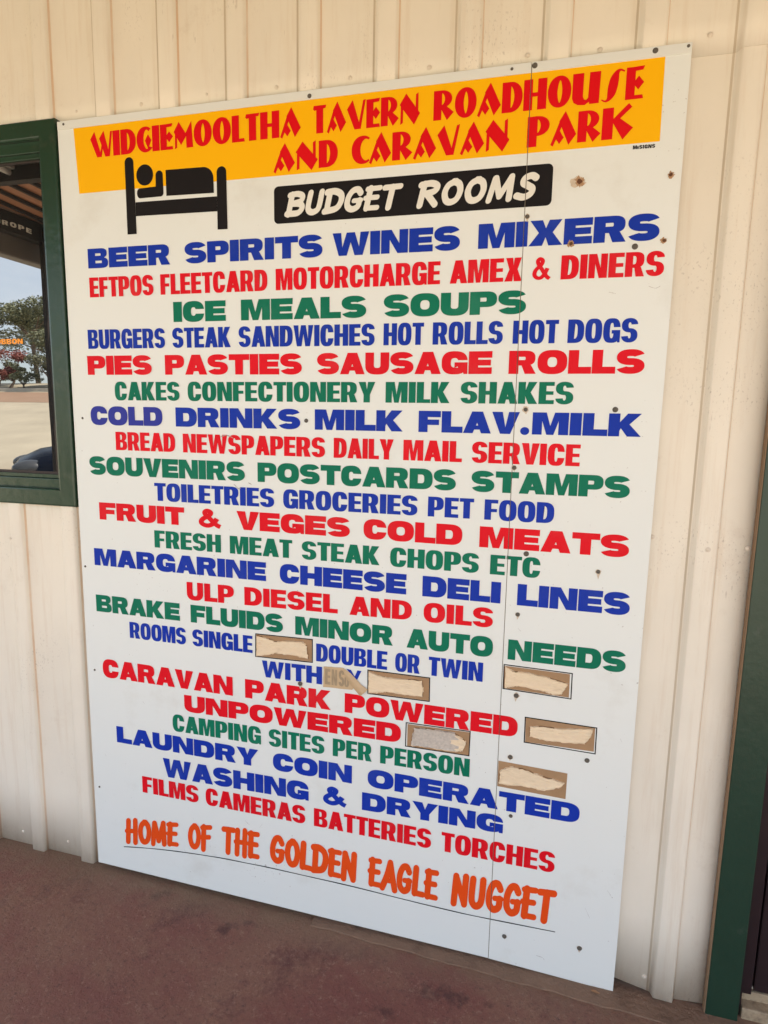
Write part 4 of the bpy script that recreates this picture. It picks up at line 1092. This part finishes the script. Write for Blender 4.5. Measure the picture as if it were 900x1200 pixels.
def blot(x, z, r, seed, sx=1.0):
    bm = bmesh.new(); rnd = random.Random(seed)
    n = 26
    flat_xz(bm, [(x + sx * r * (1 + rnd.uniform(-.35, .5)) * math.cos(2 * PI * i / n), z + r * (1 + rnd.uniform(-.35, .5)) * math.sin(2 * PI * i / n)) for i in range(n)], [], -.0014)
    p = obj('rust_stain', bm, 'ruststain', sign)
    bm = bmesh.new()
    q = [(x + sx * r * .55 * (1 + rnd.uniform(-.3, .3)) * math.cos(2 * PI * i / 14), z + r * .55 * (1 + rnd.uniform(-.3, .3)) * math.sin(2 * PI * i / 14)) for i in range(14)]
    prism_xz(bm, q, -.0032, -.0013)
    obj('rust_scab', bm, 'rust', p)
bm = bmesh.new(); rnd = random.Random(8)
flat_xz(bm, [(1.4150 + .020 * rnd.uniform(.7, 1.1) * math.cos(2 * PI * i / 22), 2.0350 + .013 * rnd.uniform(.7, 1.1) * math.sin(2 * PI * i / 22)) for i in range(22)], [], -.0012)
obj('rust_bleed', bm, 'halo', sign)
blot(1.4196, 2.0355, .0100, 1); blot(1.6127, 2.0352, .0062, 2); blot(1.409, 1.9006, .0075, 3, .9); blot(1.6096, 1.8975, .0055, 4, 1.2)

# ---- scuffs and smears on the board
for k, pts in enumerate([[(1.548, .205), (1.556, .190), (1.562, .178)], [(1.600, .27), (1.606, .262), (1.611, .255)], [(.548, .262), (.556, .255), (.562, .250)], [(.330, .118), (.337, .108)], [(.605, .262), (.596, .248)], [(1.43, .03), (1.446, .028), (1.452, .022)], [(.20, .60), (.206, .595)], [(.27, .52), (.273, .512)], [(1.585, 1.80), (1.60, 1.795), (1.61, 1.80)], [(1.50, 1.79), (1.515, 1.786)], [(1.335, .962), (1.342, .955)], [(1.602, .70), (1.606, .690)], [(.53, 1.30), (.545, 1.288), (.552, 1.292)], [(.575, 1.306), (.585, 1.302)], [(.49, 1.432), (.51, 1.437), (.53, 1.430)], [(.05, .40), (.054, .392)]]):
    bm = bmesh.new()
    c = catmull(pts, 5) if len(pts) > 2 else [tuple(pts[0][i] + (pts[1][i] - pts[0][i]) * t / 5 for i in (0, 1)) for t in range(6)]
    rnd = random.Random(k); wmax = .0011 if k not in (12, 13, 14) else .0030
    strip_xz(bm, [(p[0], p[1] + wmax * rnd.uniform(.1, .6)) for p in c], [(p[0], p[1] - wmax * rnd.uniform(.1, .6)) for p in c], -.0015)
    obj('scuff', bm, 'scuff', sign)

# ================================================================== BEYOND THE VERANDAH (seen mirrored in the window)
def leaf_cloud(bm, clumps, n, size, rnd):
    for i in range(n):
        c, r = clumps[rnd.randrange(len(clumps))]
        while True:
            d = Vector((rnd.uniform(-1, 1), rnd.uniform(-1, 1), rnd.uniform(-1, 1)))
            if .35 < d.length < 1: break
        p = c + Vector((d.x * r, d.y * r, d.z * r * .6))
        a = Vector((rnd.uniform(-1, 1), rnd.uniform(-1, 1), rnd.uniform(-.6, .6))).normalized()
        b = a.cross(Vector((rnd.uniform(-1, 1), rnd.uniform(-1, 1), rnd.uniform(-1, 1)))).normalized()
        s = size * rnd.uniform(.6, 1.4)
        q = [p + a * s, p + b * s * .45, p - a * s, p - b * s * .45]
        bm.faces.new([bm.verts.new(v) for v in q])
def limb(bm, p0, p1, r0, r1, n=7):
    d = (p1 - p0).normalized(); u = d.orthogonal().normalized(); w = d.cross(u)
    A = [bm.verts.new(p0 + (u * math.cos(2 * PI * i / n) + w * math.sin(2 * PI * i / n)) * r0) for i in range(n)]
    B = [bm.verts.new(p1 + (u * math.cos(2 * PI * i / n) + w * math.sin(2 * PI * i / n)) * r1) for i in range(n)]
    for i in range(n): bm.faces.new((A[i], A[(i + 1) % n], B[(i + 1) % n], B[i]))
def tree(name, label, x, y, h, spread, seed, mat='leaf', trunk_frac=.5, leaves=2600, size=.16, cat='tree', group=None):
    rnd = random.Random(seed)
    t = thing(name, label, cat, (x, y, ground_h(y) - .03), group)
    bm = bmesh.new(); clumps = []
    top = Vector((rnd.uniform(-.3, .3), rnd.uniform(-.3, .3), h * trunk_frac))
    limb(bm, Vector((0, 0, 0)), top, .05 * h ** .7, .03 * h ** .7)
    for k in range(7):
        a = 2 * PI * k / 7 + rnd.uniform(-.4, .4)
        e = Vector((math.cos(a) * spread * rnd.uniform(.35, .8), math.sin(a) * spread * rnd.uniform(.35, .8), h * rnd.uniform(trunk_frac + .12, .90)))
        limb(bm, top * rnd.uniform(.7, 1.0), e, .02 * h ** .7, .006 * h ** .7, 5)
        clumps.append((e, spread * rnd.uniform(.30, .48)))
        clumps.append((e * .8 + Vector((rnd.uniform(-1, 1), rnd.uniform(-1, 1), h * .2)) * .6, spread * rnd.uniform(.22, .36)))
    obj('trunk', bm, 'bark', t)
    bm = bmesh.new(); leaf_cloud(bm, clumps, leaves, size, rnd)
    obj('crown', bm, mat, t)
    return t
tree('gum_tree', 'umbrella-crowned gum tree with bare trunk behind the red bush', -28.0, -29.0, 4.9, 3.0, 21, 'leaf', .6, 7500, .10)
tree('gum_tree', 'tall spreading gum tree beyond the kerb beside the verandah post', -25.5, -32.5, 4.6, 3.2, 22, 'leafdark', .58, 7500, .10)
tree('gum_tree', 'low broad gum tree standing nearer the kerb than the tall ones', -23.2, -26.6, 3.0, 2.3, 23, 'leaf', .45, 7500, .10)
tree('gum_tree', 'dark gum tree far back between the two tall gums', -34.0, -37.0, 5.0, 4.0, 24, 'leafdark', .5, 7500, .10)
tree('gum_tree', 'slender gum tree at the open end of the roadside row', -31.0, -27.0, 5.0, 2.4, 25, 'leafdark', .6, 7500, .10)
tree('bush', 'reddish dry bush beside the kerb under the gum trees', -26.3, -25.3, 2.1, 1.0, 26, 'leafred', .2, 2600, .07, 'bush')
tree('bush', 'olive green rounded bush beside the kerb', -23.3, -25.0, 2.1, 1.2, 27, 'leafdark', .2, 2600, .07, 'bush')
tree('bush', 'straggly yellowish bush beside the kerb past the olive bush', -21.9, -25.2, 1.9, .9, 29, 'leafyellow', .25, 1800, .07, 'bush')
tree('bush', 'low grey green bush behind the red bush', -28.0, -26.2, 1.8, 1.1, 30, 'leaf', .2, 2200, .07, 'bush')
tree('bush', 'small bright green bush between the red and olive bushes', -25.1, -25.0, 1.3, .7, 28, 'leaf', .2, 1600, .06, 'bush')

# parked car
car = thing('parked_car', 'dark navy tall hatchback parked on the gravel beyond the verandah post', 'car', (-5.24, -8.06, -0.225))
car.scale = (1.12, 1.12, 1.25)
car.rotation_euler.z = math.radians(135)      # nose towards -X +Y
def car_section(x):
    """half width and (bottom, shoulder, top) at a station along the car, nose at +2.1"""
    return x
st_ = [(2.12, .62, .30, .62, .66), (2.02, .76, .24, .70, .78), (1.75, .83, .22, .80, .90), (1.30, .86, .22, .86, .97), (.85, .87, .22, .90, 1.02), (-.6, .88, .22, .92, 1.04), (-1.5, .87, .24, .94, 1.05), (-1.95, .82, .28, .92, 1.0), (-2.08, .70, .34, .80, .84)]
bm = bmesh.new(); rows = []
for x, hw, b, s, tpz in st_:
    rows.append([bm.verts.new((x, y * hw, z)) for y, z in ((-.92, b), (-1.0, b + .12), (-1.0, s - .08), (-.94, s), (-.6, tpz - .01), (0, tpz + .02), (.6, tpz - .01), (.94, s), (1.0, s - .08), (1.0, b + .12), (.92, b))])
for a, b in zip(rows, rows[1:]):
    for i in range(10): bm.faces.new((a[i], a[i + 1], b[i + 1], b[i])).smooth = True
    bm.faces.new((a[10], a[0], b[0], b[10]))
bm.faces.new(rows[0]); bm.faces.new(rows[-1])
bmesh.ops.recalc_face_normals(bm, faces=bm.faces[:])
body = obj('body', bm, 'carpaint', car)
bm = bmesh.new(); rows = []
for x, hw, z0, z1 in ((.92, .74, 1.0, 1.02), (.30, .70, 1.0, 1.34), (-.1, .66, 1.0, 1.46), (-1.0, .66, 1.0, 1.47), (-1.6, .66, 1.0, 1.36), (-1.95, .70, .98, 1.02)):
    rows.append([bm.verts.new(v) for v in ((x, -hw - .06, z0), (x, -hw, z1 - .02), (x, 0, z1 + .03), (x, hw, z1 - .02), (x, hw + .06, z0))])
for a, b in zip(rows, rows[1:]):
    for i in range(4): bm.faces.new((a[i], a[i + 1], b[i + 1], b[i])).smooth = True
bm.faces.new(rows[0]); bm.faces.new(rows[-1])
bmesh.ops.recalc_face_normals(bm, faces=bm.faces[:])
obj('cabin_glass', bm, 'carglass', car)
bm = bmesh.new(); add_box(bm, -1.45, -.60, 1.475, -.12, .60, 1.505, 0.012); obj('roof_panel', bm, 'carpaint', car)
for s in (-1, 1):
    bm = bmesh.new()
    t = bmesh.new(); bmesh.ops.create_uvsphere(t, u_segments=16, v_segments=10, radius=1.0)
    for v in t.verts: v.co = Vector((1.88 + v.co.x * .24, s * .66 + v.co.y * .15, .70 + v.co.z * .11))
    for f in t.faces: f.smooth = True
    merge(bm, t); obj('headlight', bm, 'lamp', car)
    bm = bmesh.new(); add_box(bm, .62, s * .88 - .10, .98, .80, s * .88 + .10, 1.12, 0.03); obj('wing_mirror', bm, 'carpaint', car)
    for x in (1.35, -1.35):
        bm = bmesh.new()
        t = bmesh.new(); bmesh.ops.create_cone(t, cap_ends=True, segments=28, radius1=.315, radius2=.315, depth=.20, matrix=Matrix.Translation((x, s * .79, .315)) @ Matrix.Rotation(PI / 2, 4, 'X'))
        bmesh.ops.bevel(t, geom=[e for e in t.edges if e.calc_face_angle(0) > 1], offset=.03, segments=3, affect='EDGES'); merge(bm, t)
        w_ = obj('wheel', bm, 'tyre', car)
        bm = bmesh.new()
        t = bmesh.new(); bmesh.ops.create_cone(t, cap_ends=True, segments=24, radius1=.21, radius2=.19, depth=.212, matrix=Matrix.Translation((x, s * .79, .315)) @ Matrix.Rotation(PI / 2, 4, 'X')); merge(bm, t)
        obj('rim', bm, 'alloy', w_)

# a dry leaf on the floor under the sign's edge
lf = bmesh.new()
prof = [(0, 0), (.007, .004), (.014, .0045), (.021, .002), (.026, 0), (.021, -.003), (.012, -.0045), (.005, -.003)]
vv = [lf.verts.new((p[0], p[1], .0012 + .0022 * math.sin(p[0] * 160))) for p in prof]
cv = lf.verts.new((.013, 0, .0006))
for i in range(8): lf.faces.new((vv[i], vv[(i + 1) % 8], cv))
leaf = obj('dry_leaf', lf, 'leaf_litter', None, (1.575, -0.018, floor_z(1.58) + .0042))
tag(leaf, 'small dry brown leaf lying on the floor below the sign', 'leaf')

# grit and small debris gathered where floor and wall meet
rnd = random.Random(3)
gm = bmesh.new()
for i in range(1500):
    x = rnd.uniform(-.42, 1.86); y = .012 - (abs(rnd.gauss(0, .022)) if i < 520 else rnd.uniform(0, .62)); r = rnd.uniform(.0007, .0026) * (1 if i < 520 else .75)
    zz = floor_z(x) + (.004 if x > .775 and y > -.026 - .030 * (x - .772) / .95 else 0)
    v = [gm.verts.new((x + r * rnd.uniform(.6, 1.3) * math.cos(a), y + r * rnd.uniform(.6, 1.3) * math.sin(a), zz - .0003)) for a in (0, 1.3, 2.5, 3.8, 5.0)]
    tp = gm.verts.new((x, y, zz + r * rnd.uniform(.6, 1.1)))
    for j in range(5): gm.faces.new((v[j], v[(j + 1) % 5], tp))
grit = obj('grit', gm, 'grit')
grit['kind'] = 'stuff'; grit['label'] = 'fine brown grit on the floor, thickest along the foot of the wall'; grit['category'] = 'grit'
